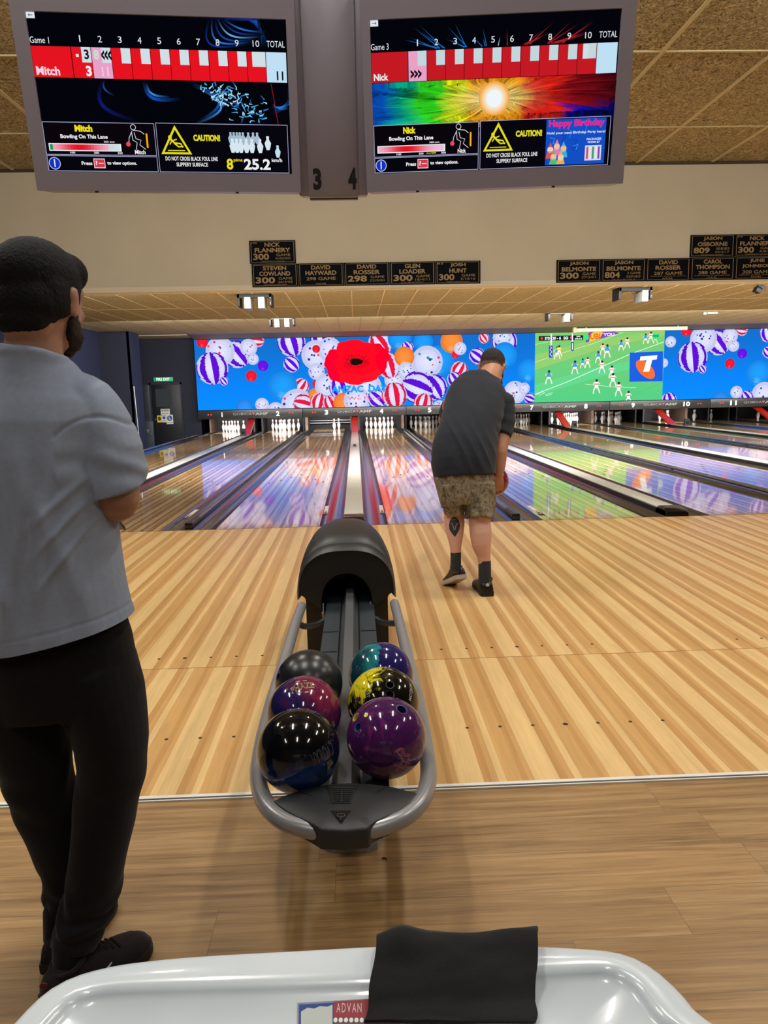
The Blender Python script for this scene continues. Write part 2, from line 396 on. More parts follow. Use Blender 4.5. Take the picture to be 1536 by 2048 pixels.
# ------------------------------------------------------------------ the setting
XL, XR = -7.15, 16.2
PW = 3.362; WT = .7057; WDV = .5485; LW = 1.0541
LC = WT/2+LW/2                      # lane centre from the pair centre
def lane_x(n): k = (n-1)//2-1; return PW*k+(-LC if n % 2 else LC)
def quad_struct(name, pts, m):
    b = MB(); b.poly(pts); return struct(b.build(name, m, smooth=None))
struct(MB().box(XL, XR, -12, -5.035, -.10, 0).build('floor', M_VINYL, smooth=None))
struct(MB().box(XL, XR, -5.0, 0, -.10, .0).build('floor_approach', M_APP, smooth=None))
struct(MB().box(XL, XR, 0, 20.2, -.48, -.38).build('floor_machine_walkway', M_DARK, smooth=None))
b = MB(); b.box(XL, XR, -5.035, -5.029, -.02, .006); b.box(XL, XR, -5.017, -5.0, -.02, .005); o = b.build('trim_1', M_WHITES, smooth=None); struct(o)
b = MB(); b.box(XL, XR, -5.0285, -5.0175, -.02, .001); struct(b.build('trim_2', M_RUBBER, smooth=None))
# the dots on the approach (inlaid, dark brown)
b = MB()
for n in range(1, 13):
    cx = lane_x(n)
    for yy in (-3.6576, -4.572):
        for i in range(-3, 4): b.cyl((cx+i*.1351, yy, .0004), .011 if i == 0 else .0075, .001, seg=14)
    for i in range(-10, 11):
        if i % 2 == 0 or True: b.cyl((cx+i*.0475, -.10, .0004), .0035, .001, seg=8)
o = b.build('floor_marker_dots', simple('dark_brown_inlay', '#35220f', .5), smooth=None); struct(o)
b = MB(); b.box(XL, XR, -3.803, -3.800, -.01, .0008); struct(b.build('trim_3', simple('floor_joint', '#8a6334', .6), smooth=None))
b = MB(); b.box(XL, XR, -.012, -.002, -.01, .0012)
struct(b.build('trim_4', simple('foul_line_joint', '#6f543a', .6), smooth=None))
# walls
quad_struct('wall_left', [(XL, -12, -.5), (XL, 20.2, -.5), (XL, 20.2, 4.9), (XL, -12, 4.9)], M_NAVY2)
quad_struct('wall_right', [(XR, -12, -.5), (XR, -12, 4.9), (XR, 20.2, 4.9), (XR, 20.2, -.5)], M_BULK)
quad_struct('wall_front', [(XL, -12, -.5), (XL, -12, 4.9), (XR, -12, 4.9), (XR, -12, -.5)], M_BACK)
quad_struct('wall_back', [(XL, 20.2, -.5), (XR, 20.2, -.5), (XR, 20.2, 4.9), (XL, 20.2, 4.9)], M_DARK)
struct(MB().box(XL, -5.9, 13.55, 14.15, -.4, 3.12).build('wall_left_pier', M_NAVY, smooth=None))
struct(MB().box(-6.36, -6.22, 14.15, 14.95, -.4, 3.12).build('wall_left_return', M_NAVY2, smooth=None)) if False else None
for o in list(bpy.data.objects):
    if o.name == 'wall_left_pier': bpy.data.objects.remove(o)
struct(MB().box(XL, -6.285, 14.0, 14.06, -.4, 3.12).build('wall_left_pier', M_NAVY, smooth=None))
struct(MB().box(-6.36, -6.28, 14.0, 14.95, -.4, 3.12).build('wall_left_return', M_NAVY2, smooth=None))  # lighter than the pier face: the screen's light is put into its colour
# upper ceiling with its bars
struct(MB().box(XL, XR, -12, 4.75, 4.78, 4.88).build('ceiling', M_WOOL, smooth=None))
b = MB()
for i in range(-9, 12):
    x = 4.548+1.2*i
    if XL < x < XR: b.box(x-.022, x+.022, -12, 4.66, 4.766, 4.782)
for y in (.823, 3.073, -1.43, -3.68, -5.93, -8.18, -10.43): b.box(XL, XR, y-.014, y+.014, 4.769, 4.783)
struct(b.build('trim_5', M_TBAR, smooth=None))
b = MB(); b.box(XL, XR, 4.63, 4.66, 4.74, 4.785); struct(b.build('trim_6', simple('dark_ceiling_edge', '#3a2b18', .7), smooth=None))
# bulkhead
struct(MB().box(XL, XR, 4.66, 4.80, 2.952, 4.80).build('wall_bulkhead', M_BULK, smooth=None))
b = MB(); b.box(XL, XR, 4.80, 4.90, 2.952, 2.985); b.box(XL, XR, 4.652, 4.66, 2.952, 3.03); struct(b.build('trim_7', M_TRIMW, smooth=None))
b = MB(); b.box(XL, XR, 4.80, 5.15, 3.12, 3.16); b.box(XL, XR, 5.12, 5.15, 3.04, 3.12); struct(b.build('trim_8', M_TRIMW, smooth=None))
# lower ceilings over the lanes
struct(MB().box(XL, XR, 5.15, 10.30, 3.05, 3.11).build('ceiling_lane_front', M_WOOL2, smooth=None))
struct(MB().box(XL, XR, 10.30, 15.6, 3.13, 3.19).build('ceiling_lane_rear', M_WOOL3, smooth=None))
struct(MB().box(XL, XR, 10.296, 10.302, 3.05, 3.13).build('trim_9', M_TBAR2, smooth=None))
b = MB()
for i in range(-9, 34):
    x = -2.83+.573*i
    if XL < x < XR: b.box(x-.008, x+.008, 5.15, 10.30, 3.046, 3.052)
for y in (7.9,): b.box(XL, XR, y-.006, y+.006, 3.047, 3.052)
struct(b.build('trim_10', M_TBAR2, smooth=None))
b = MB()
for i in range(-9, 34):
    x = -2.83+.573*i+.2
    if XL < x < XR: b.box(x-.006, x+.006, 10.31, 15.6, 3.127, 3.132)
for y in (12.7,): b.box(XL, XR, y-.005, y+.005, 3.128, 3.132)
struct(b.build('trim_11', simple('brown_ceiling_joint', '#877650', .7), smooth=None))
b = MB(); b.poly([(-5.03, 15.6, 3.13), (-5.03, 16.58, 3.045), (XR, 16.58, 3.045), (XR, 15.6, 3.13)])
struct(b.build('ceiling_soffit', M_GREY, smooth=None))
struct(MB().box(XL, -5.03, 15.6, 17.0, 3.11, 3.19).build('ceiling_corner', M_WOOL3, smooth=None))
# ceiling above the machines
struct(MB().box(XL, XR, 16.66, 20.2, 3.2, 3.3).build('ceiling_machine', M_DARK, smooth=None))
# wall beside the machines with the fire exit door
YD = 16.9
struct(MB().box(XL, -5.03, YD, YD+.08, -.38, 3.12).build('wall_exit', M_NAVY, smooth=None))
d = MB(); d.box(-6.55, -5.62, YD-.05, YD-.004, -.37, 1.66, .006); d = d.build('door_1', simple('black_door_paint', '#0c0f1a', .5), smooth=30); struct(d)
e = MB(); e.box(-6.60, -6.55, YD-.07, YD-.004, -.37, 1.72); e.box(-5.62, -5.57, YD-.07, YD-.004, -.37, 1.72); e.box(-6.60, -5.57, YD-.07, YD-.004, 1.66, 1.72); e.build('door_frame', simple('door_frame_paint', '#151a2a', .5), d)
e = MB(); e.box(-6.42, -5.90, YD-.056, YD-.05, .955, 1.525); e.build('door_glass', simple('dim_door_glass', '#3a4044', .12, spec=.8), d)
e = MB(); e.cyl((-6.48, YD-.08, .55), .02, .06, 'Y'); e.box(-6.49, -6.38, YD-.115, YD-.1, .54, .56, .004); e.build('door_handle', M_ALU, d)

# ------------------------------------------------------------------ lanes, gutters, tracks
M_GUT = simple('dark_gutter_plastic', '#2b2a2b', .16, spec=.7)
M_GUTF = simple('gutter_flange', '#3a3836', .3)
M_CAPT = simple('grey_track_cover', '#c3c5c0', .2, spec=.6, nscale=3, namp=.05)
M_CAPS = simple('dark_track_side', '#1b1b1d', .25)
M_RAIL = simple('steel_divider_rail', '#8c9196', .14, metal=.85)
M_ARROW = simple('dark_arrow_inlay', '#4a3320', .3)
YE = 19.25
def gutter_mesh(x0, x1, flange_left):
    """half round channel between x0 and x1, with a flat flange on the lane side"""
    b = MB(); w = x1-x0; n = 10; fl = .03
    prof = [(x0, 0.0)]
    a0, a1 = x0+.012, x1-.012
    for i in range(n+1):
        t = math.pi*i/n; prof.append(((a0+a1)/2-(a1-a0)/2*math.cos(t), -.052*math.sin(t)-.004))
    prof.append((x1, 0.0))
    low = [(x1, -.09), (x0, -.09)]
    r0 = [(x, 0.0, z) for x, z in prof+low]; r1 = [(x, YE, z-.03 if 0 < i < n+2 else z) for i, (x, z) in enumerate(prof+low)]
    b.rings([r0, r1]); return b
lane_words = {1: 'leftmost lane, ending at nine pins', 2: 'second lane from the left, ending at a full pin rack', 3: 'third lane, left of the ball return, with only two pins left', 4: 'fourth lane, right of the ball return, in front of the bowler',
              5: 'lane directly right of the bowler with dim pins', 6: 'sixth lane, its far end hidden by the bowler', 7: 'seventh lane, reflecting the football picture', 8: 'eighth lane, ending at bright pins beside a red chute',
              9: 'ninth lane on the right, ending at dim pins', 10: 'tenth lane, ending at a few pins beside a red chute', 11: 'eleventh lane at the right edge', 12: 'twelfth lane, farthest to the right'}
for n in range(1, 13):
    c = lane_x(n)
    t = thing('bowling_lane', 'glossy wooden bowling lane, '+lane_words[n], 'bowling lane', (c, 0, 0), 0, 'bowling lanes side by side')
    MB().box(c-LW/2, c+LW/2, .0, YE, -.09, 0).build('lane_bed', M_LANE, t, smooth=None)
    b = MB()
    for i in range(-3, 4):
        yy = 4.72-abs(i)*.38*.9; x = c+i*.1351; b.prism([(x-.018, yy-.07, .0003), (x+.018, yy-.07, .0003), (x, yy+.09, .0003)], (0, 0, .0006))
    for i in (-4, -3.2, -2.4, 2.4, 3.2, 4): b.cyl((c+i*.11, 2.1, .0005), .008, .0008, seg=8)
    b.build('arrow_marker', M_ARROW, t, smooth=None)
    side = -1 if n % 2 else 1     # divider side
    for s_ in (-1, 1):
        inner = c+s_*LW/2; outer = inner+s_*.235
        g = gutter_mesh(min(inner, outer), max(inner, outer), s_ > 0).build('gutter', M_GUT, t, smooth=40)
# stickers on the gutter flanges near the foul line
M_STK = simple('white_sticker', '#e6e4e0', .4); M_STKK = simple('black_print', '#161616', .5); M_STKR = simple('red_print', '#c4552f', .5)
for (x, y, w) in ((-1.87, 1.0, 'beside lane two'), (-.322, 1.0, 'on the left side of the return track'), (.318, .95, 'on the right side of the return track'), (2.02, .62, 'beside the fifth lane')):
    b = MB(); b.box(x-.022, x+.022, y-.30, y+.30, .001, .004)
    o = b.build('gutter_sticker', M_STK, smooth=None); props(o, 'long white safety sticker on the gutter edge '+w, 'sticker', 'stickers on the gutters')
    b = MB(); b.box(x-.026, x+.026, y-.34, y-.24, .002, .0048); b.box(x-.015, x+.015, y-.22, y-.14, .002, .0045); b.build('printed_end', M_STKK, o, smooth=None)
    b = MB(); b.box(x-.012, x+.012, y-.12, y-.05, .002, .0046); b.build('red_mark', M_STKR, o, smooth=None)
# return track covers in the middle of each pair, dividers between pairs
tw = {-1: 'between the two leftmost lanes', 0: 'leading away behind the ball return', 1: 'right of the bowler, with black end cap', 2: 'between the seventh and eighth lanes', 3: 'between the ninth and tenth lanes', 4: 'between the eleventh and twelfth lanes'}
for k in range(-1, 5):
    c = PW*k; hw = (WT-.474)/2
    t = thing('return_track', 'long grey ball return track cover '+tw[k], 'ball track', (c, 0, 0), 0, 'ball return tracks')
    MB().box(c-hw+.012, c+hw-.012, .24, 15.5, .05, .066, .006).build('track_cover', M_CAPT, t)
    MB().box(c-hw, c+hw, .02, 15.5, -.09, .05).build('track_side', M_CAPS, t, smooth=None)
    b = MB(); rs = []
    for yy, z in ((-.01, .01), (.0, .05), (.05, .078), (.13, .088), (.22, .085), (.27, .068)):
        rs.append([(c-hw, yy, 0), (c+hw, yy, 0), (c+hw, yy, z*.75), (c+hw-.02, yy, z), (c-hw+.02, yy, z), (c-hw, yy, z*.75)])
    b.rings(rs).build('end_cap', M_BLKG, t, smooth=40)
    b = MB()
    for yy in (3, 6, 9, 12): b.cyl((c-hw+.04, yy, .0665), .005, .002, seg=8); b.cyl((c+hw-.04, yy, .0665), .005, .002, seg=8)
    b.build('screw_head', M_RUBBER, t)
dv = {-2: 'along the far left edge of the leftmost lane', -1: 'between the second and third lanes', 0: 'between the fourth and fifth lanes, right of the bowler', 1: 'between the sixth and seventh lanes', 2: 'between the eighth and ninth lanes', 3: 'between the tenth and eleventh lanes', 4: 'beyond the twelfth lane'}
for k in range(-2, 5):
    c = PW*k+PW/2
    t = thing('divider_rail', 'slim steel divider rail '+dv[k], 'divider rail', (c, 0, 0), 0, 'divider rails between lane pairs')
    w = (WDV-.474)/2
    MB().box(c-w, c+w, .0, YE, -.09, .004).build('divider_strip', M_GUTF, t, smooth=None)
    rail = [(c, .42, .034), (c, 1, .042), (c, 16.2, .045)]
    MB().tube(rail, .024, 12).build('rail_tube', M_RAIL, t)
    b = MB()
    for yy in (4, 8, 12, 15.8): b.box(c-.008, c+.008, yy-.02, yy+.02, .0, .03)
    b.build('bracket', M_CAPS, t)
    b = MB(); b.tube([(c, .06, .032), (c, .45, .036)], .036, 10); b.box(c-.04, c+.04, .02, .10, .0, .07, .008); b.build('end_cap', M_BLKG, t)
# far left: capping strip beyond the divider, over the drop to the walkway
o = MB().box(-5.09, -5.043, 0, 19.2, -.38, .0).build('lane_edge_beam', M_CAPS, smooth=None); props(o, 'dark side beam under the edge of the leftmost lane', 'beam')
o = MB().box(-5.15, -5.085, .3, 16.5, .0, .05, .01).build('edge_cap', M_RAIL, smooth=30); props(o, 'pale metal capping strip along the far left lane edge', 'capping strip')
# little black sensor boxes on the tracks
M_SENS = simple('sensor_box_plastic', '#1a1b1e', .4)
for k, yy, w in ((-1, 14.9, 'beside the pins of the leftmost lane'), (2, 14.9, 'in front of the eighth lane pins'), (3, 14.6, 'beside the tenth lane pins')):
    c = PW*k; b = MB(); rs = [[(c-.09*q, yy-.05, z), (c+.09*q, yy-.05, z), (c+.09*q, yy+.05, z), (c-.09*q, yy+.05, z)] for q, z in ((1, .0665), (.7, .27), (.62, .28))]
    t = b.rings(rs).build('sensor_box', M_SENS, smooth=30); props(t, 'small black sensor box on the track '+w, 'sensor box', 'sensor boxes on the tracks')
    MB().box(c-.04, c+.04, yy-.056, yy-.045, .12, .2).build('sensor_window', M_BLKG, t, smooth=None)
t = MB().box(-.03, .03, 9.66, 9.74, .078, .12, .008).build('track_latch', M_BLKP, smooth=30); props(t, 'tiny black latch on the track behind the ball return', 'latch')
MB().box(-.045, .045, 9.68, 9.72, .066, .078).build('latch_plate', M_BLKP, t)

# ------------------------------------------------------------------ pins
M_PIN = simple('white_pin_plastic', '#efeeea', .22, coat=.4); M_PINR = simple('red_neck_stripe', '#c3352f', .3)
prof = [(.0, 0), (.026, 0), (.0286, .006), (.0355, .035), (.0475, .07), (.0555, .10), (.0604, .125), (.0600, .14), (.0560, .165), (.0475, .195), (.0365, .222), (.0275, .245), (.0235, .262), (.0230, .275), (.0237, .29), (.0262, .31), (.0307, .33), (.0320, .343), (.0305, .358), (.0240, .372), (.0120, .3795), (.0, .381)]
b = MB(); b.lathe(prof, seg=16)
for f in b.bm.faces:
    z = f.calc_center_median().z
    if .245 < z < .262 or .275 < z < .29: f.material_index = 1
pin_me = b.mesh('bowling_pin'); pin_me.materials.append(M_PIN); pin_me.materials.append(M_PINR); pin_me.shade_smooth()
PINPOS = {1: (0, 0), 2: (-1, 1), 3: (1, 1), 4: (-2, 2), 5: (0, 2), 6: (2, 2), 7: (-3, 3), 8: (-1, 3), 9: (1, 3), 10: (3, 3)}
PINW = {1: 'front pin', 2: 'left pin of the second row', 3: 'right pin of the second row', 4: 'left pin of the third row', 5: 'middle pin of the third row', 6: 'right pin of the third row', 7: 'back row pin at the far left', 8: 'back row pin left of centre', 9: 'back row pin right of centre', 10: 'back row pin at the far right'}
ordn = ['', 'first', 'second', 'third', 'fourth', 'fifth', 'sixth', 'seventh', 'eighth', 'ninth', 'tenth', 'eleventh', 'twelfth']
PINS = {1: [1, 2, 3, 4, 5, 6, 7, 8, 10], 2: range(1, 11), 3: [3, 6], 4: range(1, 11), 5: range(1, 11), 7: range(1, 11), 8: range(1, 11), 9: [1, 2, 3, 4, 5, 6, 7, 8, 9, 10], 10: [9, 6, 10], 11: [4, 8, 10], 12: [3, 6]}
for n, ids in PINS.items():
    for i in ids:
        dx, dy = PINPOS[i]; o = bpy.data.objects.new('bowling_pin', pin_me); COL.objects.link(o)
        o.location = (lane_x(n)+dx*.1524, 18.288+dy*.264, 0)
        props(o, 'white bowling pin on the %s lane, %s' % (ordn[n], PINW[i]), 'bowling pin', 'pins at the end of the %s lane' % ordn[n])
# ------------------------------------------------------------------ pin deck surrounds, chutes, curtains
M_KICK = simple('scuffed_kickback_board', '#6d5748', .5, nscale=6, namp=.3); M_KICK2 = simple('dark_kickback', '#1e1c1f', .5)
M_CHUTE = simple('red_chute_panel', '#b3241a', .3, spec=.5, nscale=2, namp=.12)
M_CURT = simple('black_pit_curtain', '#141417', .6)
for k in range(-1, 5):
    for sx in (-1, 1):
        xo = PW*k+sx*PW/2
        x0, x1 = (xo, xo+.045) if sx < 0 else (xo-.045, xo)
        t = MB().box(x0+(.0 if sx < 0 else -.0), x1, 18.35, 20.0, -.05, .9).build('kickback_wall', M_KICK, smooth=None)
        props(t, 'scuffed side panel of the pin area, on the outer side of the %s lane' % ordn[2*k+3+(1 if sx > 0 else 0)], 'side panel', 'side panels between the pin areas')
        xi = PW*k+sx*.115
        t = MB().box(min(xi, xi+sx*.05), max(xi, xi+sx*.05), 18.35, 20.0, -.05, .9).build('kickback_wall', M_KICK2 if k != 3 else M_KICK2, smooth=None)
        props(t, 'dark inner side panel of the pin area of the %s lane' % ordn[2*k+3+(1 if sx > 0 else 0)], 'side panel', 'side panels between the pin areas')
    c = PW*k
    if k < 4:
        t = MB().box(c+PW/2-.012, c+PW/2+.012, 16.70, 16.74, .0, .9).build('thin_post', M_ALU if k == 2 else M_KICK2, smooth=None); props(t, 'thin upright post under the mask between the %s and %s lanes' % (ordn[2*k+4], ordn[2*k+5]), 'post', 'posts under the mask')
    t = thing('red_chute', 'sloping red ball chute cover in the middle of the %s and %s lanes' % (ordn[2*k+3], ordn[2*k+4]), 'chute cover', (c, 16.2, 0), 0, 'red chute covers')
    b = MB(); pr = [(15.55, .066), (17.2, .66), (17.2, .60), (15.75, .06)]
    b.prism([(c-.105, y, z) for y, z in pr], (.21, 0, 0)); b.build('chute_panel', M_CHUTE, t, smooth=None)
    b = MB()
    for sx in (-1, 1): b.prism([(c+sx*.045-.004, y, z+.001) for y, z in ((15.6, .085), (17.1, .625), (17.1, .635), (15.6, .097))], (.008, 0, 0))
    b.build('rib', M_CHUTE, t, smooth=None)
for n in range(1, 13):
    c = lane_x(n); t = thing('pit_curtain', 'black curtain at the back of the pin area, %s lane' % ordn[n], 'curtain', (c, 19.6, 0), 0, 'curtains behind the pins')
    MB().box(c-.78, c+.78, 19.62, 19.66, -.3, .9).build('curtain_sheet', M_CURT, t, smooth=None)
    b = MB(); b.box(c-.78, c+.78, 19.57, 19.6, .27, .285); b.build('cushion_bar', M_ALU if n == 3 else M_KICK2, t, smooth=None)
# rake bar lowered behind the two pins
t = MB().box(lane_x(3)-.745, lane_x(3)+.715, 19.30, 19.34, .19, .21).build('rake_bar', M_ALU, smooth=None); props(t, 'pale horizontal rake bar behind the two pins on the third lane', 'rake bar')
# tube lights over the pins, behind the mask
M_TUBE = emis('pin_light_tube', '#fff4ea', 4, 'NONE')
for n, pw in ((1, 26), (2, 26), (3, 22), (4, 26), (5, 1.6), (6, 1.2), (7, 1), (8, 26), (9, 1), (10, 20), (11, 1.2), (12, 1.2)):
    c = lane_x(n); area('pin_deck_light', (c, 17.0, .72), 1.0, .05, pw, (1, .96, .95), (math.radians(58), 0, 0), 84)
    t = MB().tube([(c-.80, 16.812, .84), (c+.80, 16.812, .84)], .013, 8).build('pin_light', M_TUBE if pw > 2 else M_DARK, smooth=30)
    props(t, '%s tube light above the pins of the %s lane' % ('bright' if pw > 2 else 'unlit', ordn[n]), 'tube light', 'tube lights behind the mask')

# ------------------------------------------------------------------ mask panels over the pins
YM = 16.60
M_MASK = simple('charcoal_mask_panel', '#2a2b2f', .35, spec=.5)
M_MLOGO = emis('glowing_logo_paint', '#000000', 0, 'NONE') if False else simple('glowing_logo_paint', '#8b8e93', .4)
M_MNUM = simple('glowing_number_paint', '#f2f2f2', .4)
_e = M_MNUM.node_tree.nodes['Principled BSDF']; _e.inputs['Emission Color'].default_value = (1, 1, 1, 1); _e.inputs['Emission Strength'].default_value = .55; M_MNUM.cycles.emission_sampling = 'NONE'  # glow put into the number paint, no lamp stands here
_e = M_MLOGO.node_tree.nodes['Principled BSDF']; _e.inputs['Emission Color'].default_value = (.5, .52, .55, 1); _e.inputs['Emission Strength'].default_value = .22; M_MLOGO.cycles.emission_sampling = 'NONE'  # weaker glow put into the logo lettering
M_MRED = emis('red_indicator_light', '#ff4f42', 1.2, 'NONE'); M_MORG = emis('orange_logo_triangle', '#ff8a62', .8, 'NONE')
def text_mesh(body, x0, z0, x1, z1, y, off=.01, th=.004, spacing=1.0, keep_aspect=False):
    """thin lettering facing -y that fills the box"""
    v, t = text_tris(body, off, spacing); mn, mx = v.min(0), v.max(0); me = bpy.data.meshes.new('lettering')
    sx, sz = (x1-x0)/(mx[0]-mn[0]), (z1-z0)/(mx[1]-mn[1])
    me.from_pydata([(x0+(q[0]-mn[0])*sx, y, z0+(q[1]-mn[1])*sz) for q in v], [], t); return me
for k in range(-1, 5):
    c = PW*k; a, b_ = 2*k+3, 2*k+4
    t = thing('mask_panel', 'charcoal mask panel above the pins, numbered %d and %d' % (a, b_), 'mask panel', (c, YM, .5), 0, 'mask panels above the pins')
    b = MB(); b.box(c-PW/2+.004, c+PW/2-.004, YM, YM+.10, .515, .80, .012); b.build('panel', M_MASK, t)
    for n in (a, b_):
        x = lane_x(n)+(-.03 if n % 2 else 0); w = .055 if n < 10 else .11
        add_mesh('lane_number', text_mesh(str(n), x-(w if n > 1 else .02), .585, x+(w if n > 1 else .012), .735, YM-.003, .03), M_MNUM, t)
        s = -1 if n % 2 else 1; xr = lane_x(n)+s*.43
        b = MB(); b.cyl((xr-.045, YM-.004, .665), .024, .012, 'Y', 12); b.cyl((xr+.045, YM-.004, .665), .024, .012, 'Y', 12); b.build('indicator_light', M_MRED, t)
    add_mesh('logo_lettering', text_mesh('QUBICA', c-.56, .625, c+.045, .70, YM-.003, .0, spacing=1.05), M_MLOGO, t)
    add_mesh('logo_lettering', text_mesh('AMF', c+.15, .625, c+.56, .705, YM-.003, .03), M_MLOGO, t)
    b = MB(); b.prism([(c+.05, YM-.006, .705), (c+.15, YM-.006, .705), (c+.10, YM-.006, .63)], (0, .005, 0)); b.build('logo_triangle', M_MORG, t, smooth=None)
# ------------------------------------------------------------------ the long LED wall
YS = 16.66
led = thing('led_wall', 'very long bright video wall of balloons above the pins with a football inset', 'video wall', (5, YS, .8))
MB().box(-5.06, 15.14, YS, YS+.14, .80, 3.045, .004).build('housing', M_BLKP, led)
cv = Canvas((0, YS-.001, 0), (1, 0, 0), (0, 0, 1), step=.0003)
Z6 = lambda x, y: (380+x/2.648, 650+y/2.648); Z7 = lambda x, y: (960+x/2.667, 560+y/2.667)
X0, X1, ZB, ZT = -5.04, 15.13, .815, 3.035
BLU = '#0a7cec'
for i in range(12):
    for j in range(6):
        xa, xb = X0+(X1-X0)*i/12, X0+(X1-X0)*(i+1)/12; za, zb = ZB+(ZT-ZB)*j/6, ZB+(ZT-ZB)*(j+1)/6
        cs = [['#0a84f4', '#0a80f0', '#0b7be8', '#0d76dd', '#0f70d0', '#116bc6', '#1267c0'][q] for q in (j, j, j+1, j+1)]
        cv.polyv([(xa, za), (xb, za), (xb, zb), (xa, zb)], cs)
cv.up()
rnd = random.Random(4)
def clipd(c, r):   # keep artwork inside the display
    return c
def cclip(pts):
    """Sutherland-Hodgman against the display rectangle"""
    def cut(P, ax, lim, sg):
        out = []
        for i in range(len(P)):
            p, q = P[i], P[(i+1) % len(P)]; a = sg*(p[ax]-lim) <= 0; b = sg*(q[ax]-lim) <= 0
            if a: out.append(p)
            if a != b:
                t = (lim-p[ax])/(q[ax]-p[ax]); out.append((p[0]+(q[0]-p[0])*t, p[1]+(q[1]-p[1])*t))
        return out
    for ax, lim, sg in CLIP:
        pts = cut(pts, ax, lim, sg)
        if len(pts) < 3: return None
    return pts
CLIP = ((0, X0, -1), (0, X1, 1), (1, ZB, -1), (1, ZT, 1))
_op = cv.poly
def poly_clip(pts, col):
    q = cclip(pts)
    if q: cv.add(q, [tuple(range(len(q)))], [lin(col)])
cv.poly = poly_clip
def shade(col, f):
    c = col.lstrip('#'); return '#'+''.join('%02x' % max(0, min(255, int(int(c[i:i+2], 16)*f))) for i in (0, 2, 4))
def mixc(a, b, t):
    a, b = a.lstrip('#'), b.lstrip('#'); return '#'+''.join('%02x' % int(int(a[i:i+2], 16)*(1-t)+int(b[i:i+2], 16)*t) for i in (0, 2, 4))
def ball_solid(c, r, col):
    cv.up(); hi = mixc(col, '#ffffff', .35)
    cv.fdisc(c, r, lambda x, y: mixc(shade(col, .82+.18*(1-(x*x+y*y))), hi, max(0, .8-2.2*math.hypot(x+.1, y+.62))), 26, 5)
def ball_stripe(c, r, ca, rot, k=3.7, cb='#d6d6fb', ph=0.0):
    cv.up(); cr_, sr_ = math.cos(rot), math.sin(rot)
    def fn(x, y):
        u, v = x*cr_+y*sr_, -x*sr_+y*cr_
        a = math.asin(max(-1, min(1, u/math.sqrt(max(.02, 1-v*v)))))
        col = ca if math.sin(a*k*2+ph) > 0 else cb
        return shade(col, .86+.14*(1-(x*x+y*y)))
    cv.fdisc(c, r, fn, 48, 14)
def ball_dots(c, r, seed):
    cv.up(); g = random.Random(seed); cv.fdisc(c, r, lambda x, y: shade('#d3d6fa', .84+.16*(1-(x*x+y*y))), 26, 4); cv.up()
    for _ in range(9):
        a, d = g.uniform(0, 6.28), g.uniform(.1, .88); rr = r*g.uniform(.05, .10)
        cv.disc((c[0]+r*d*math.cos(a), c[1]+r*d*math.sin(a)), rr, g.choice(['#e23a50', '#233a8e', '#17967e', '#3a2aa0', '#233a8e']), 8)
PUR, RED_, ORA, LBL = '#5a10d0', '#e0163c', '#fb8a38', '#1e96fb'
def putballs(lst, Z, sc):
    for i, it in enumerate(lst):
        kind, x, y, r = it[:4]; px = Z(x, y); p = at_y(*px, YS); c = (p.x, p.z); R = r/sc*24.1/F_PX
        if kind == 'p': ball_stripe(c, R, PUR, it[4] if len(it) > 4 else .2)
        elif kind == 'r': ball_stripe(c, R, RED_, it[4] if len(it) > 4 else .5)
        elif kind == 'w': ball_dots(c, R, i*7+int(x))
        elif kind == 'R': ball_solid(c, R, '#f01a30')
        elif kind == 'P': ball_solid(c, R, '#6a12e6')
        elif kind == 'o': ball_solid(c, R, ORA)
        elif kind == 'b': ball_solid(c, R, LBL)
        elif kind == 'l': ball_solid(c, R, '#2a8cf2')
LEFTB = [('l', 290, 440, 48), ('p', 250, 155, 70, .7), ('w', 160, 140, 74), ('R', 65, 90, 29), ('p', 118, 230, 82, .15), ('p', 180, 297, 23, .6), ('r', 358, 82, 34, 1.4), ('w', 310, 120, 44), ('w', 333, 180, 30), ('P', 387, 216, 27), ('R', 325, 270, 28),
    ('p', 537, 92, 72, .3), ('p', 538, 208, 42, .8), ('r', 588, 325, 42, -.6), ('b', 492, 325, 75), ('w', 382, 422, 35), ('w', 455, 455, 45), ('w', 570, 425, 85), ('r', 602, 420, 54, 1.3), ('p', 700, 70, 60, .2), ('w', 668, 160, 76), ('w', 740, 130, 62), ('R', 668, 127, 20), ('w', 670, 247, 42),
    ('o', 662, 370, 34), ('R', 668, 312, 20), ('w', 725, 322, 62), ('r', 685, 410, 48, -.3), ('r', 745, 415, 42, .4), ('p', 800, 330, 62, .3), ('w', 930, 335, 85), ('o', 812, 412, 52), ('w', 885, 400, 70), ('p', 990, 390, 50, .8), ('r', 1010, 95, 64, .6), ('b', 1110, 70, 62), ('w', 1080, 290, 50), ('r', 1055, 215, 66, .2), ('p', 1150, 122, 34, .5),
    ('b', 1320, 190, 78), ('b', 1235, 90, 50), ('w', 1255, 195, 82), ('o', 1135, 168, 52), ('w', 1145, 242, 44), ('p', 1295, 330, 66, .5), ('p', 1205, 330, 84, 1.2), ('r', 1082, 372, 66, .15), ('r', 1235, 412, 50, -.3), ('w', 1320, 435, 36), ('o', 1385, 88, 58), ('R', 1405, 158, 19), ('w', 1430, 125, 33), ('r', 1425, 240, 46, -.5), ('p', 1400, 290, 40, .5), ('p', 1520, 165, 42, .9)]
putballs(LEFTB, Z6, 2.648)
MIDB = [('b', 260, 485, 60), ('p', 130, 330, 66, .2), ('w', 120, 300, 50), ('b', 130, 400, 66), ('r', 20, 310, 28, .6), ('w', 185, 600, 60), ('w', 235, 578, 30), ('p', 265, 632, 30, 1.2), ('w', 60, 520, 46), ('p', 30, 600, 44, .4)]
putballs(MIDB, Z7, 2.667)
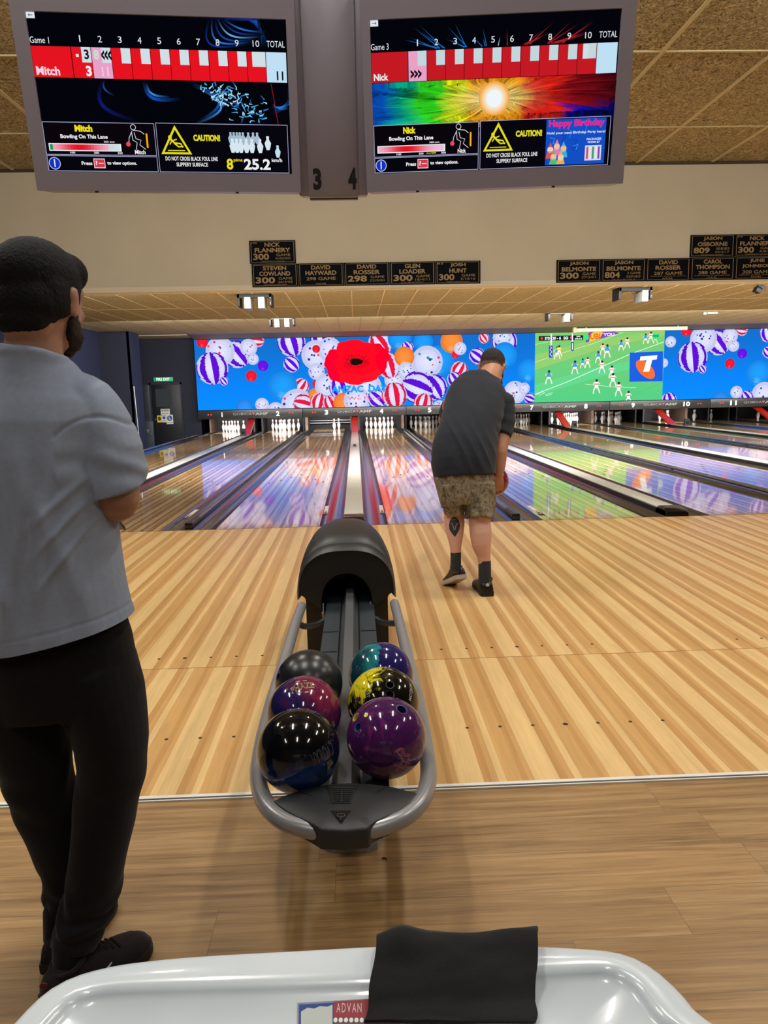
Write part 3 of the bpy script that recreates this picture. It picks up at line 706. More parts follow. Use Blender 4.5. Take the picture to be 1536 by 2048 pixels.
RIGHTB = [('l', 1280, 642, 50), ('w', 1015, 330, 29), ('w', 978, 443, 24), ('R', 1100, 272, 28), ('p', 1270, 335, 66, .7), ('w', 1190, 315, 72), ('p', 1132, 412, 80, .15), ('p', 1185, 475, 23, .6), ('r', 1395, 268, 30, 1.4), ('w', 1330, 300, 43), ('w', 1350, 352, 30), ('P', 1396, 392, 26), ('R', 1330, 446, 26), ('b', 1482, 497, 66), ('p', 1535, 285, 46, .3), ('p', 1535, 385, 32, .8), ('w', 1510, 610, 66), ('p', 1420, 625, 36, .6), ('w', 1365, 598, 33), ('p', 1005, 642, 42, .2),
    ('r', 1620, 560, 60, .5), ('w', 1680, 400, 70), ('p', 1760, 500, 70, .3), ('o', 1720, 300, 40), ('R', 1640, 330, 60)]
putballs(RIGHTB, Z7, 2.667)
# the poppy
cv.up(); g = random.Random(3); pc = at_y(*Z6(880, 195), YS); S = 24.1/F_PX/2.648
def blob(cx, cy, rx, ry, col, n=44, w=.07, seed=1):
    q = random.Random(seed); ph = [q.uniform(0, 6.28) for _ in range(4)]; P = []
    for i in range(n):
        a = 2*math.pi*i/n; m = 1+w*math.sin(3*a+ph[0])+w*.6*math.sin(7*a+ph[1])+w*.35*math.sin(13*a+ph[2]); P.append((cx+rx*m*math.cos(a), cy+ry*m*math.sin(a)))
    return P
for dx, dy, rx, ry, col, sd in ((-75, -15, 90, 85, '#f5002a', 1), (75, 5, 95, 90, '#fb0026', 2), (0, 55, 110, 55, '#ff0a20', 3), (10, -60, 110, 55, '#ff1022', 4), (0, 0, 110, 70, '#ff0820', 5)):
    cv.poly(blob(pc.x+dx*S, pc.z+dy*S, rx*S, ry*S, col, seed=sd), col); cv.up()
for i in range(26):
    a = 2*math.pi*i/26+g.uniform(-.05, .05); r0, r1 = 36*S, (60+g.uniform(-6, 14))*S
    cv.line([(pc.x+r0*math.cos(a), pc.z+r0*.65*math.sin(a)), (pc.x+r1*math.cos(a), pc.z+r1*.62*math.sin(a))], 2.2*S, '#30080c')
cv.up(); cv.poly(blob(pc.x, pc.z, 34*S, 18*S, '#101010', w=.06, seed=8), '#14100c')
cv.up()
def t6(body, x0, y0, x1, y1, col, Z, off=.03, sp=1.0):
    a = at_y(*Z(x0, y1), YS); b = at_y(*Z(x1, y0), YS); cv.text(body, (a.x, a.z), (b.x, b.z), col, off, sp)
t6('ANZAC  DAY', 750, 316, 1045, 360, '#1597f0', Z6, .05)
cv.up(); t6('Lest We Forget', 745, 376, 1045, 404, '#f2566e', Z6, .0)
# football inset
cv.up()
a = at_y(1069, 740, YS).x; b_ = at_y(1326, 730, YS).x
CLIP = ((0, a, -1), (0, b_, 1), (1, ZB, -1), (1, ZT, 1))
for j in range(10):
    za, zb = ZB+(ZT-ZB)*j/10, ZB+(ZT-ZB)*(j+1)/10
    ca, cb = [mixc('#4fc47e', '#7cc069', min(1, q/10)) for q in (j, j+1)]
    cv.polyv([(a, za), (b_, za), (b_, zb), (a, zb)], [ca, ca, cb, cb])
cv.up()
def f7(x, y): p = at_y(*Z7(x, y), YS); return (p.x, p.z)
cv.poly([f7(290, 400), f7(560, 330), f7(900, 280), f7(980, 268), f7(980, 300), f7(700, 350), f7(290, 480)], '#8cc26a'); cv.up()
cv.poly([f7(290, 560), f7(600, 470), f7(980, 400), f7(980, 430), f7(620, 520), f7(290, 620)], '#5fcb86'); cv.up()
def l7(pts, w, col): cv.line([f7(*p) for p in pts], w*.0062, col)
l7([(290, 610), (460, 545), (620, 475), (800, 395), (980, 330)], 3, '#dff5e4'); l7([(290, 440), (420, 395), (600, 340), (760, 280)], 2, '#cdeec9')
l7([(290, 345), (420, 318), (560, 300)], 1.6, '#cdeec9'); l7([(560, 555), (700, 570), (830, 575)], 2, '#c8f0d4'); l7([(760, 640), (980, 540)], 1.2, '#58996a')
l7([(300, 612), (330, 596), (345, 600), (315, 616)], 2, '#d8f5e6'); l7([(345, 612), (385, 600), (378, 612), (350, 616)], 2, '#d8f5e6')
cv.up(); cv.poly([f7(560, 335), f7(740, 285), f7(700, 268), f7(600, 268), f7(575, 285)], '#7b3fb0'); cv.up()
cv.poly([f7(580, 330), f7(635, 315), f7(655, 280), f7(610, 275), f7(585, 290)], '#e8c23a'); cv.up()
t6('UBI', 585, 285, 640, 318, '#e2542e', Z7); t6('YOU', 655, 282, 715, 300, '#f2e9f6', Z7)
cv.up(); cv.poly([f7(312, 300), f7(548, 295), f7(548, 320), f7(312, 325)], '#101a24'); cv.up()
cv.disc(f7(328, 312), .045, '#d8482a', 14); cv.disc(f7(486, 308), .05, '#e04a68', 14); t6('SYD', 344, 304, 372, 320, '#ffffff', Z7)
t6('20 - 6', 384, 302, 430, 319, '#ffffff', Z7); t6('SGI', 443, 302, 468, 318, '#ffffff', Z7); t6('2ND', 512, 298, 534, 305, '#ffffff', Z7); t6('04:10', 504, 309, 542, 318, '#ffffff', Z7)
cv.poly([f7(548, 296), f7(577, 294), f7(577, 318), f7(548, 320)], '#30e070')
cv.up()
l7([(378, 288), (378, 350)], 7, '#f0f4ff'); l7([(376, 350), (376, 415)], 20, '#2a4cae'); l7([(491, 268), (491, 330)], 6, '#f0f4ff'); l7([(491, 330), (491, 378)], 15, '#2a4cae')
cv.up(); l7([(372, 355), (381, 362), (371, 372), (381, 384), (371, 396), (381, 408)], 3, '#ffffff'); l7([(491, 336), (491, 372)], 4, '#ffffff')
def player(x, y, h, top, lean=0):
    s = h/70
    cv.up(); l7([(x-6*s, y-34*s), (x-14*s+lean, y-16*s), (x-16*s, y)], 6*s, '#f0dcd6'); l7([(x+5*s, y-34*s), (x+12*s, y-18*s), (x+16*s+lean, y-2*s)], 6*s, '#f0dcd6')
    cv.disc(f7(x, y-36*s), .055*s, '#f4f4f4', 10); cv.up()
    cv.poly([f7(x-9*s, y-38*s), f7(x-12*s, y-58*s), f7(x+10*s, y-60*s), f7(x+9*s, y-38*s)], top); l7([(x-10*s, y-56*s), (x-18*s, y-44*s)], 5*s, '#e8bfae'); l7([(x+9*s, y-56*s), (x+18*s, y-48*s)], 5*s, '#e8bfae')
    if top == '#f3e6ea': cv.up(); l7([(x-10*s, y-48*s), (x+9*s, y-48*s)], 4*s, '#d43a4c')
    cv.up(); cv.disc(f7(x+1*s, y-66*s), .042*s, '#3a2a24', 9)
BL_, WH_ = '#3c96dc', '#f3e6ea'
for x, y, h, t_ in ((410, 425, 68, BL_), (420, 410, 60, '#f2e23a'), (365, 556, 72, BL_), (504, 502, 70, BL_), (545, 472, 52, BL_), (572, 470, 56, WH_), (628, 444, 62, BL_), (652, 395, 55, WH_), (676, 416, 70, BL_), (648, 498, 66, WH_), (750, 378, 56, BL_), (782, 366, 58, WH_), (880, 342, 54, BL_), (908, 336, 58, WH_), (700, 524, 66, WH_), (706, 570, 72, WH_), (618, 606, 74, WH_), (736, 620, 74, WH_), (788, 660, 66, WH_), (932, 340, 44, '#46dc7a')):
    player(x, y, h, t_)
cv.up(); cv.poly([f7(795, 388), f7(972, 381), f7(970, 540), f7(793, 543)], '#1a5ad6'); cv.up()
E_ = f7(878, 477); cv.disc(E_, .40, '#f0692e', 28, .20, -.75); cv.up()
cv.poly([f7(852, 408), f7(942, 402), f7(938, 424), f7(915, 426), f7(898, 488), f7(866, 490), f7(884, 428), f7(848, 430)], '#f6f6fb')
cv.up(); cv.disc(f7(935, 300), .13, '#2ee07a', 20, .085); cv.up(); t6('FOX', 920, 293, 950, 306, '#10402a', Z7); t6('LEAGUE', 918, 318, 950, 326, '#2ee07a', Z7)
CLIP = ((0, X0, -1), (0, X1, 1), (1, ZB, -1), (1, ZT, 1))
M_LED = display_mat('led_wall_light', 1.2)
cv.build('display_picture', M_LED, led)

# ------------------------------------------------------------------ scoring monitors
M_HOUS = simple('pearl_grey_housing', '#8f8893', .32, spec=.5, nscale=2, namp=.03)
M_HGAP = simple('housing_gap', '#3a3536', .5)
M_DISP = display_mat('monitor_light', .95)
mon = thing('scoring_monitors', 'grey overhead scoring unit with two bright screens for lanes 3 and 4', 'scoring monitor', (0, -4.2, 2.26))
def panel_frame(cx, cy, cz, yaw, tilt):
    M = Matrix.Translation((cx, cy, cz)) @ Matrix.Rotation(yaw, 4, 'Z') @ Matrix.Rotation(tilt, 4, 'X'); return M
ML = panel_frame(-.6454, -4.2738, 2.5053, .0759, .1943); MR = panel_frame(.6272, -4.281, 2.5008, -.0836, .1938)
for M, xa, xb in ((ML, -.525, .507), (MR, -.507, .527)):
    b = MB(); w, h = .4735, .267; z0, z1 = -.335, .40
    for q in ((xa, xb, h, z1), (xa, xb, z0, -h), (xa, -w, -h, h), (w, xb, -h, h)): b.box(q[0], q[1], -.014, .02, q[2], q[3], M=M)
    b.box(xa, xb, .02, .16, z0, z1, .012, M=M)
    b.build('housing', M_HOUS, mon, smooth=None)
    b = MB(); b.box(-w, w, -.002, .019, -h, h, M=M); b.build('screen_glass', simple('monitor_black_glass', '#050508', .1, spec=.6), mon, smooth=None)
    b = MB()
    for x in (-.3, .25): b.box(x-.006, x+.006, -.012, -.002, z0-.006, z0+.001, M=M)
    b.build('screw_head', M_RUBBER, mon, smooth=None)
MC = panel_frame(-.011, -4.205, 2.50, 0, .194)
b = MB(); b.box(-.142, -.095, -.012, .14, -.338, .42, .008, M=MC); b.box(.095, .142, -.012, .14, -.338, .42, .008, M=MC); b.box(-.105, .105, -.02, .14, -.345, .42, .012, M=MC); b.build('centre_cover', M_HOUS, mon, smooth=30)
b = MB(); b.box(-.1, .1, .0, .1, -.350, -.345, M=MC); b.build('lower_clip', M_HGAP, mon, smooth=None)
M_INK = simple('black_lettering', '#101013', .45)
for s_, x in (('3', -.082), ('4', .062)):
    v, t_ = text_tris(s_, .05); mn, mx = v.min(0), v.max(0); me = bpy.data.meshes.new('n')
    me.from_pydata([MC @ Vector((x+(q[0]-mn[0])/(mx[0]-mn[0])*.034, -.0215, -.315+(q[1]-mn[1])/(mx[1]-mn[1])*.082)) for q in v], [], t_); add_mesh('lane_number', me, M_INK, mon)
b = MB()
for x in (-1.0, 1.0): b.tube([(x, -4.15, 2.8), (x, -4.05, 4.78)], .02, 8)
b.build('hanging_pole', M_HOUS, mon)

def monitor(M, left):
    u = (M.to_3x3() @ Vector((1, 0, 0))); v = (M.to_3x3() @ Vector((0, 0, 1))); o = M @ Vector((0, -.0025, 0))
    c = Canvas(o, u, v, step=.00006)
    Wd, Hd = .945, .532
    A = lambda fx, fy: (-Wd/2+fx*Wd, Hd/2-fy*Hd)
    R = lambda x0, y0, x1, y1, col: c.poly([A(x0, y1), A(x1, y1), A(x1, y0), A(x0, y0)], col)
    T = lambda s, x0, y0, x1, y1, col, off=.02: c.text(s, A(x0, y1), A(x1, y0), col, off)
    R(0, 0, 1, 1, '#04050c'); c.up()
    g = random.Random(11 if left else 12)
    if left:
        def swirl(x0, y0, x1, y1, bend, w, col, n=12):
            pts = []
            for i in range(n+1):
                t = i/n; nx, ny = -(y1-y0), (x1-x0); q = math.sin(math.pi*t)*bend
                pts.append(A(min(.999, max(.001, x0+(x1-x0)*t+nx*q)), min(.999, max(.001, y0+(y1-y0)*t+ny*q))))
            cols = [mixc(col, '#04050c', abs(2*i/n-1)**1.3) for i in range(n+1)]
            c.line(pts, w*Wd, col, cols); c.up()
        for i in range(5): swirl(.62+.008*i, .01, .93-.01*i, .17, -.35-.05*i, .010, ['#0b2c8c', '#1c6fe0', '#1444b8', '#3aa0ff', '#0d2f90'][i])
        for i in range(6): swirl(.70+.01*i, .0, .86+.012*i, .15-.015*i, .55-.08*i, .006, ['#0e3aa8', '#2f88f0', '#164cc0', '#6ab8ff', '#123a9c', '#2a74e0'][i])
        swirl(.26, .40, .38, .66, .28, .014, '#101a6e'); swirl(.265, .40, .30, .5, .2, .006, '#2a4cb0')
        swirl(.42, .40, .56, .51, .38, .012, '#1550b8'); swirl(.43, .41, .52, .5, .3, .008, '#3b90ea'); swirl(.60, .40, .62, .66, -.4, .010, '#1b5fc8'); swirl(.61, .42, .60, .68, -.45, .008, '#4aa0f0')
        for i in range(120):
            t = g.random(); x = .70+t*.17+g.gauss(0, .03); y = .42+t*.20+g.gauss(0, .05)
            if not (.62 < x < .97 and .405 < y < .66): continue
            a = g.uniform(0, 6.28); l = g.uniform(.01, .035); x2, y2 = x+l*math.cos(a), y+l*1.6*math.sin(a)
            c.line([A(x, y), A((x+x2)/2+g.uniform(-.008, .008), (y+y2)/2+g.uniform(-.008, .008)), A(x2, min(.67, max(.40, y2)))], .006*Wd, g.choice(['#4ab4e8', '#8ad4f4', '#c6ecfa', '#2a7cc8', '#1b4c90', '#a8e0f6']), w1=.001)
        c.up()
        for i in range(8): swirl(.93, .60-.01*i, 1.0, .42+.02*i, .2, .006, g.choice(['#1d5cc0', '#2f80e0', '#174a9c']))
        c.line([A(.93, .40), A(.955, .70), A(.985, .96)], .0025, '#a01030'); c.up()
    else:
        cx, cy = .505, .525
        def hue(a, x):
            return None
        n = 220
        for i in range(n):
            a = 2*math.pi*i/n+g.uniform(-.02, .02); x1 = cx+math.cos(a)*.75; y1 = cy+math.sin(a)*.75
            s_ = .10*math.sin(a)*0
            pts = []; cols = []
            for j in range(9):
                t = j/8; r = .03+t*.55; aa = a+t*.35
                x = cx+r*math.cos(aa)*1.05; y = cy+r*math.sin(aa)*.62
                fx = x
                base = '#000000'
                if fx < .08: base = '#0b57c8'
                elif fx < .18: base = '#08b890'
                elif fx < .30: base = '#2fd01e'
                elif fx < .40: base = '#c8d818'
                elif fx < .62: base = '#f49410'
                elif fx < .80: base = '#e0241a'
                else: base = '#8c0e1a' if y < .58 else '#0a12b0'
                col = mixc('#fff0a0', base, min(1, t*3.2)); col = shade(col, g.uniform(.75, 1.2) if i % 4 else .4)
                pts.append(A(min(.999, max(.001, x)), min(.668, max(.392, y)))); cols.append(mixc(col, '#060408', max(0, t-.55)*1.6 if fx > .62 else max(0, t-.9)))
            c.line(pts, .006, '#fff', cols, w1=.045)
            if i % 10 == 0: c.up()
        c.up(); c.fdisc(A(cx, cy), .06, lambda x, y: mixc('#ffffff', '#f8a030', min(1, (x*x+y*y)**1.3)), 32, 16); c.up(); c.disc(A(cx, cy), .030, '#f4fcff', 24); c.up()
        for i in range(26):
            a = -math.pi/2+g.uniform(-1.15, 1.15); x0 = cx+.30*math.sin(a+math.pi/2); xt = cx+.46*math.sin(a+math.pi/2)+g.uniform(-.03, .03); y0 = .19; y1 = g.uniform(.03, .14)
            col = '#1a6cc0' if x0 < cx-.02 else ('#a0b8c8' if x0 < cx+.02 else '#b01e28')
            c.line([A(x0, y0), A((x0+xt)/2, (y0+y1)/2), A(xt, y1)], .0035, col, [col, col, '#0a0a14'], w1=.0005)
        c.up()
        for i in range(30):
            a = g.uniform(.1, math.pi-.1); x0, y0 = cx-.10*math.cos(a), .665; x1, y1 = cx-.22*math.cos(a), .67+.12*math.sin(a)+g.uniform(0, .1)
            c.line([A(x0, y0), A(x1, y1)], .003, '#7a3014', ['#8a4a18', '#0a0508'])
        c.up()
    # score table
    WHT = '#ecf2f6'; fs, fw = .152, .0763
    T('Game 1' if left else 'Game 3', .0, .145, .072, .185, '#e6ecf2', .0)
    for i in range(10):
        cxn = fs+fw*(i+.5); w = .0075 if i < 9 else .013
        T(str(i+1), cxn-w*(.35 if i == 0 else 1), .13, cxn+w*(.25 if i == 0 else 1), .17, '#e6ecf2', .0)
    T('TOTAL', .92, .13, .992, .17, '#e6ecf2', .0)
    R(0, .198, .998, .395, '#0a0406'); c.up()
    RD = '#ea1420' if left else '#c81a24'
    R(0, .201, fs-.003, .392, RD)
    for i in range(10):
        pink = (left and i == 1) or (not left and i == 0)
        R(fs+fw*i, .201, fs+fw*(i+1)-.002, .392, '#eea4cc' if pink else RD)
    R(fs+fw*10, .201, .996, .392, '#c4e4f8'); c.up()
    for i in range(10):
        xa = fs+fw*i+fw*.49; R(xa, .201, fs+fw*(i+1)-.003, .295, '#c8dbe2' if not left else '#d4e4ea')
        if i == 9: R(fs+fw*i+.02, .201, xa+.008, .295, '#d4e4ea')
    c.up(); T('Mitch' if left else 'Nick', .008, .325 if left else .335, .098 if left else .068, .38, '#f2d8e4' if left else WHT, .03)
    if left:
        T('3', fs+fw*.62, .215, fs+fw*.86, .275, '#14181c', .03); R(fs+fw*.2, .245, fs+fw*.34, .262, WHT); T('3', fs+fw*.62, .315, fs+fw*.9, .38, WHT, .04)
        T('8', fs+fw*1.1, .215, fs+fw*1.36, .275, '#c4ecd8', .03); T('<<<', fs+fw*1.48, .215, fs+fw*1.98, .28, '#101014', .05); T('11', fs+fw*1.42, .32, fs+fw*1.76, .378, '#f4cfe2', .02)
        T('11', .955, .32, .982, .378, '#101418', .03)
    else: T('>>>', fs+fw*.1, .318, fs+fw*.7, .375, '#101014', .05)
    # lower panels
    def frame(x0, y0, x1, y1, fill):
        R(x0, y0, x1, y1, '#aeb2d4'); c.up(); R(x0+.002, y0+.004, x1-.002, y1-.004, fill); c.up()
    frame(0, .672, .443, .888, '#0a060c'); frame(0, .892, .443, .997, '#06060e'); frame(.449, .668, .99, .997, '#08060e')
    nm = 'Mitch' if left else 'Nick'
    T(nm, .125, .69, .195 if left else .178, .735, '#f2e21c', .05); T('Bowling On This Lane', .065, .752, .252, .787, '#f2f2f4', .03)
    R(.014, .812, .302, .862, WHT); c.up()
    for i in range(24):
        t = i/23; f = math.exp(-((t-.42)/.28)**2); R(.018+.278*i/24, .818, .018+.278*(i+1)/24+.0003, .856, mixc('#f3c3dc' if t < .86 or not left else '#cfe8ee', '#ee1226', f))
    if left: c.up(); R(.018, .818, .03, .856, '#1f9c58')
    for s_, x in (('100', .095), ('200', .19), ('300', .285)): T(s_, x, .866, x+.02, .879, '#f0f0f0', .02)
    T('263 mm' if left else '360 mm', .235, .792, .277, .804, '#f0f0f0', .02)
    if not left: T('Avg=209', .222, .866, .262, .879, '#f2e21c', .02)
    # bowler pictogram
    lw = .0022
    c.ring(A(.358, .70), .0085, .0105, '#e8e4f0', 16); fig = [(.352, .725), (.338, .77), (.335, .80)]
    c.line([A(*p) for p in fig], lw, '#e8e4f0'); c.line([A(*p) for p in ((.355, .72), (.385, .725), (.40, .745))], lw, '#e8e4f0'); c.line([A(*p) for p in ((.36, .735), (.365, .775), (.385, .785), (.378, .815), (.40, .845))], lw, '#e8e4f0')
    c.line([A(*p) for p in ((.35, .735), (.352, .785), (.368, .80), (.362, .85))], lw, '#e8e4f0'); c.disc(A(.332, .812), .0085, '#ee4a5a', 14)
    T('1', .4055, .74, .4125, .835, '#f4b41c', .05); T(nm, .355, .85, .398 if left else .39, .878, '#f2f2f4', .03)
    c.disc(A(.028, .945), .022, '#cfd6f4', 24); c.up(); c.disc(A(.028, .945), .0195, '#1434c8', 24); c.up(); T('i', .0255, .915, .0305, .97, WHT, .05)
    T('Press', .135, .93, .178, .955, '#f2f2f4', .03); R(.184, .91, .23, .975, '#f3cfd6'); c.up(); R(.187, .916, .227, .969, '#d83a4a'); c.up(); T('?', .191, .925, .199, .955, WHT, .03); R(.203, .94, .223, .945, WHT)
    T('to view options.', .238, .928, .358, .957, '#f2f2f4', .03)
    c.poly([A(.462, .875), A(.588, .875), A(.525, .682)], '#e8e022'); c.up(); c.poly([A(.475, .862), A(.575, .862), A(.525, .712)], '#0a080c'); c.up()
    Y_ = '#e8e022'; c.line([A(.49, .85), A(.56, .85)], .003, Y_); c.line([A(.505, .775), A(.52, .80), A(.545, .805), A(.552, .83)], .0075, Y_, w1=.004); c.line([A(.518, .80), A(.535, .825), A(.555, .822)], .006, Y_, w1=.004); c.line([A(.512, .785), A(.53, .775)], .004, Y_); c.line([A(.508, .79), A(.50, .81)], .004, Y_); c.disc(A(.503, .762), .007, Y_, 14)
    T('CAUTION!', .598, .742, .708, .785, Y_, .05); T('DO NOT CROSS BLACK FOUL LINE', .477, .89, .692, .918, '#f2f2f4', .02); T('SLIPPERY SURFACE', .52, .93, .65, .957, '#f2f2f4', .02)
    def pin(x, y, h, col):
        w = h*.14; pr = [(0, .3), (.2, .42), (.55, 1), (.75, .8), (1, .45)]
        L = [A(x-w*q*.56, y-h*.56*(1-t)*1.0) for t, q in ((1, .45), (.75, .8), (.5, 1), (.28, .45), (.16, .36), (.06, .5), (0, .2))]
        Rr = [A(x+w*q*.56, y-h*.56*(1-t)) for t, q in ((0, .2), (.06, .5), (.16, .36), (.28, .45), (.5, 1), (.75, .8), (1, .45))]
        c.poly(L[::1]+Rr, col) if False else c.poly(list(reversed(L+Rr)), col)
    if left:
        for x in (.752, .765, .778, .79, .803, .825, .845, .862): c.up(); pin(x, .80, .14, '#a8c0d0')
        for x in (.758, .775, .792, .815, .838, .872): c.up(); pin(x, .86, .17, '#dcecf4')
        c.up(); pin(.905, .84, .17, '#dcecf4'); pin(.945, .89, .15, '#c4e4f4')
        T('8', .728, .90, .755, .975, '#f2e21c', .03); T('pins', .758, .90, .795, .925, '#f2e21c', .02); T('25.2', .80, .90, .912, .975, '#f4f4f6', .03); T('km/h', .918, .895, .962, .92, '#f4f4f6', .02)
    else:
        R(.725, .678, .972, .985, '#1450c8'); c.up()
        for i in range(14): x = .73+g.random()*.22; c.line([A(x, .70+.02*i), A(x+.02, .73+.015*i), A(x+.012, .78+.013*i)], .002, g.choice(['#3a86f0', '#0a2c9c', '#5ab4f4']))
        c.up(); T('Happy Birthday', .735, .682, .965, .742, '#f2268c', .04); T('Hold your next Birthday Party here!', .728, .76, .97, .782, '#e8f0fa', .02)
        for x, y, k1, k2 in ((.745, .88, '#e8523c', '#f0d8c8'), (.772, .86, '#f07ab4', '#f2c8a8'), (.80, .875, '#3ab4dc', '#f0c0a0'), (.76, .93, '#58c070', '#f0c8b0'), (.79, .935, '#f0b43c', '#f4d0b8')):
            c.up(); c.poly([A(x-.018, min(.98, y+.06)), A(x+.018, min(.98, y+.06)), A(x+.012, y+.01), A(x-.012, y+.01)], k1); c.disc(A(x, y), .012, k2, 12); c.up(); c.poly([A(x-.008, y-.018), A(x+.008, y-.018), A(x, y-.05)], k1)
        c.up(); T('PACKAGES', .895, .81, .955, .825, '#f4f4fa', .02); T('FROM $7', .90, .832, .95, .847, '#f4f4fa', .02); R(.89, .86, .958, .962, '#d8dcf0')
        c.up()
        for i in range(5): R(.896+.012*i, .87, .904+.012*i, .952, ['#d84a5a', '#f0e6f0', '#3a9c6a', '#f0e6f0', '#8a4ab0'][i])
    c.up(); R(-.0, 0, .032, .038, '#dfe8ee'); c.up(); c.line([A(.008, .019), A(.024, .019)], .002, '#202830')
    c.line([A(.013, .012), A(.008, .019), A(.013, .026)] if left else [A(.019, .012), A(.024, .019), A(.019, .026)], .002, '#202830')
    c.build('screen_picture', M_DISP, mon)
monitor(ML, True); monitor(MR, False)

# ------------------------------------------------------------------ name plaques on the bulkhead
M_PLQ = simple('black_plaque', '#04050a', .7, spec=.08); M_GOLD = simple('dull_gold_lettering', '#8a6f40', .6)
YB = 4.652
def plaque(px0, py0, px1, py1, lines, label, grp):
    """px box in the photo -> a plaque on the bulkhead; lines: (text, x0,y0,x1,y1 fractions)"""
    a = at_y(px0, py1, YB); b_ = at_y(px1, py0, YB); x0, x1 = a.x, b_.x; z0, z1 = a.z, b_.z
    return x0, x1, z0, z1
def make_plaque(x0, x1, z0, z1, lines, label, grp):
    t = thing('name_plaque', label, 'plaque', ((x0+x1)/2, YB, z0), 0, grp)
    MB().box(x0+.003, x1-.003, YB-.014, YB+.004, z0+.002, z1-.002, .002).build('board', M_PLQ, t, smooth=None)
    b = MB(); y = YB-.0155; w, h = x1-x0, z1-z0
    for q in ((.035, .965, .05, .062), (.035, .965, .938, .95), (.035, .045, .05, .95), (.955, .965, .05, .95)): b.box(x0+w*q[0], x0+w*q[1], y, y+.002, z0+h*q[2], z0+h*q[3])
    b.build('gold_border', M_GOLD, t, smooth=None)
    V = []; F = []
    for s_, fx0, fy0, fx1, fy1, off in lines:
        v, tr = text_tris(s_, off); mn, mx = v.min(0), v.max(0); k = len(V)
        V += [(x0+w*(fx0+(q[0]-mn[0])/(mx[0]-mn[0])*(fx1-fx0)), y-.001, z0+h*(1-fy1+(q[1]-mn[1])/(mx[1]-mn[1])*(fy1-fy0))) for q in v]; F += [tuple(k+j for j in f) for f in tr]
    me = bpy.data.meshes.new('l'); me.from_pydata(V, [], F); add_mesh('lettering', me, M_GOLD, t)
def L3(n1, n2, big, word, date, sub=None, tag=None, bigw=.42):
    r = [(n1, .5-len(n1)*.042, .10, .5+len(n1)*.042, .28, .03), (n2, .5-len(n2)*.048, .33, .5+len(n2)*.048, .52, .03), (big, .08, .57, .08+bigw, .84, .03), (word, .58, .58, .88, .69, 0), (date, .56, .74, .88, .83, 0)]
    if sub: r.append((sub, .25, .885, .75, .92, 0))
    if tag: r.append((tag, .05, .08, .17, .15, 0))
    return r
def L2(n1, n2, mid, date, sub=None):
    r = [(n1, .5-len(n1)*.042, .10, .5+len(n1)*.042, .28, .03), (n2, .5-len(n2)*.048, .33, .5+len(n2)*.048, .52, .03), (mid, .18, .60, .82, .74, .01), (date, .38, .86, .6, .92, 0)]
    if sub: r.append((sub, .1, .78, .9, .82, 0))
    return r
pw, ph = .733, .392
def gx(px, py): return at_y(px, py, YB)
g1 = gx(505, 575); zb1 = g1.z
row = [L3('STEVEN', 'COWLAND', '300', 'GAME', '26/4/05', 'ONLINE CRAZIES OPEN'), L2('DAVID', 'HAYWARD', '298 GAME', '4/6/98'), L3('DAVID', 'ROSSER', '298', 'GAME', '22/5/01'), L3('GLEN', 'LOADER', '300', 'GAME', '18/4/11', 'CLUB EVENT'), L3('JOSH', 'HUNT', '300', 'GAME', '5/10/16', 'WED AMPUTATION', '83', .34)]
xe = gx(961, 568).x; pw = (xe-g1.x)/5; ph = gx(597, 527).z-zb1
ow = ['first', 'second', 'third', 'fourth', 'fifth']
for i, l in enumerate(row): make_plaque(g1.x+pw*i, g1.x+pw*(i+1), zb1, zb1+ph, l, 'black and gold plaque, %s in the lower row of the left group' % ow[i], 'plaques on the bulkhead, left group')
make_plaque(g1.x-.02, g1.x+pw-.02, zb1+ph+.005, zb1+2*ph, L3('NICK', 'FLANNERY', '300', 'GAME', '01/03/2023', 'WEDNESDAY C LEAGUE', '102', .34), 'single black and gold plaque on top of the left group', 'plaques on the bulkhead, left group')
g2 = gx(1112, 565)
row = [L3('JASON', 'BELMONTE', '300', 'GAME', '27/2/01'), L3('JASON', 'BELMONTE', '804', '3 GAME', 'SERIES', '27/2/01', None, .34), L2('DAVID', 'ROSSER', '287 GAME', '6/5/98', 'HIGHEST JUNIOR GAME'), L2('CAROL', 'THOMPSON', '288 GAME', '17-9-95', 'IN RECOGNITION OF TWO LADIES GAME'), L2('JUNE', 'JOHNSON', '300 GAME', '10/7/04', 'ABCPA SUPER LEAGUE')]
for i, l in enumerate(row): make_plaque(g2.x+pw*i, g2.x+pw*(i+1), g2.z-.005, g2.z+ph-.005, l, 'black and gold plaque, %s in the lower row of the right group' % ow[i], 'plaques on the bulkhead, right group')
for i, (l, w_) in enumerate(((L3('JASON', 'OSBORNE', '809', 'SERIES', '29/3/17', 'WEDNESDAY LEAGUE', None, .36), 'left'), (L3('NICK', 'FLANNERY', '300', 'GAME', '9/8/18', 'WEDNESDAY LEAGUE', '96', .36), 'right'))):
    make_plaque(g2.x+pw*(3+i)-.02, g2.x+pw*(4+i)-.02, g2.z+ph, g2.z+2*ph-.01, l, 'black and gold plaque, %s of the two atop the right group' % w_, 'plaques on the bulkhead, right group')

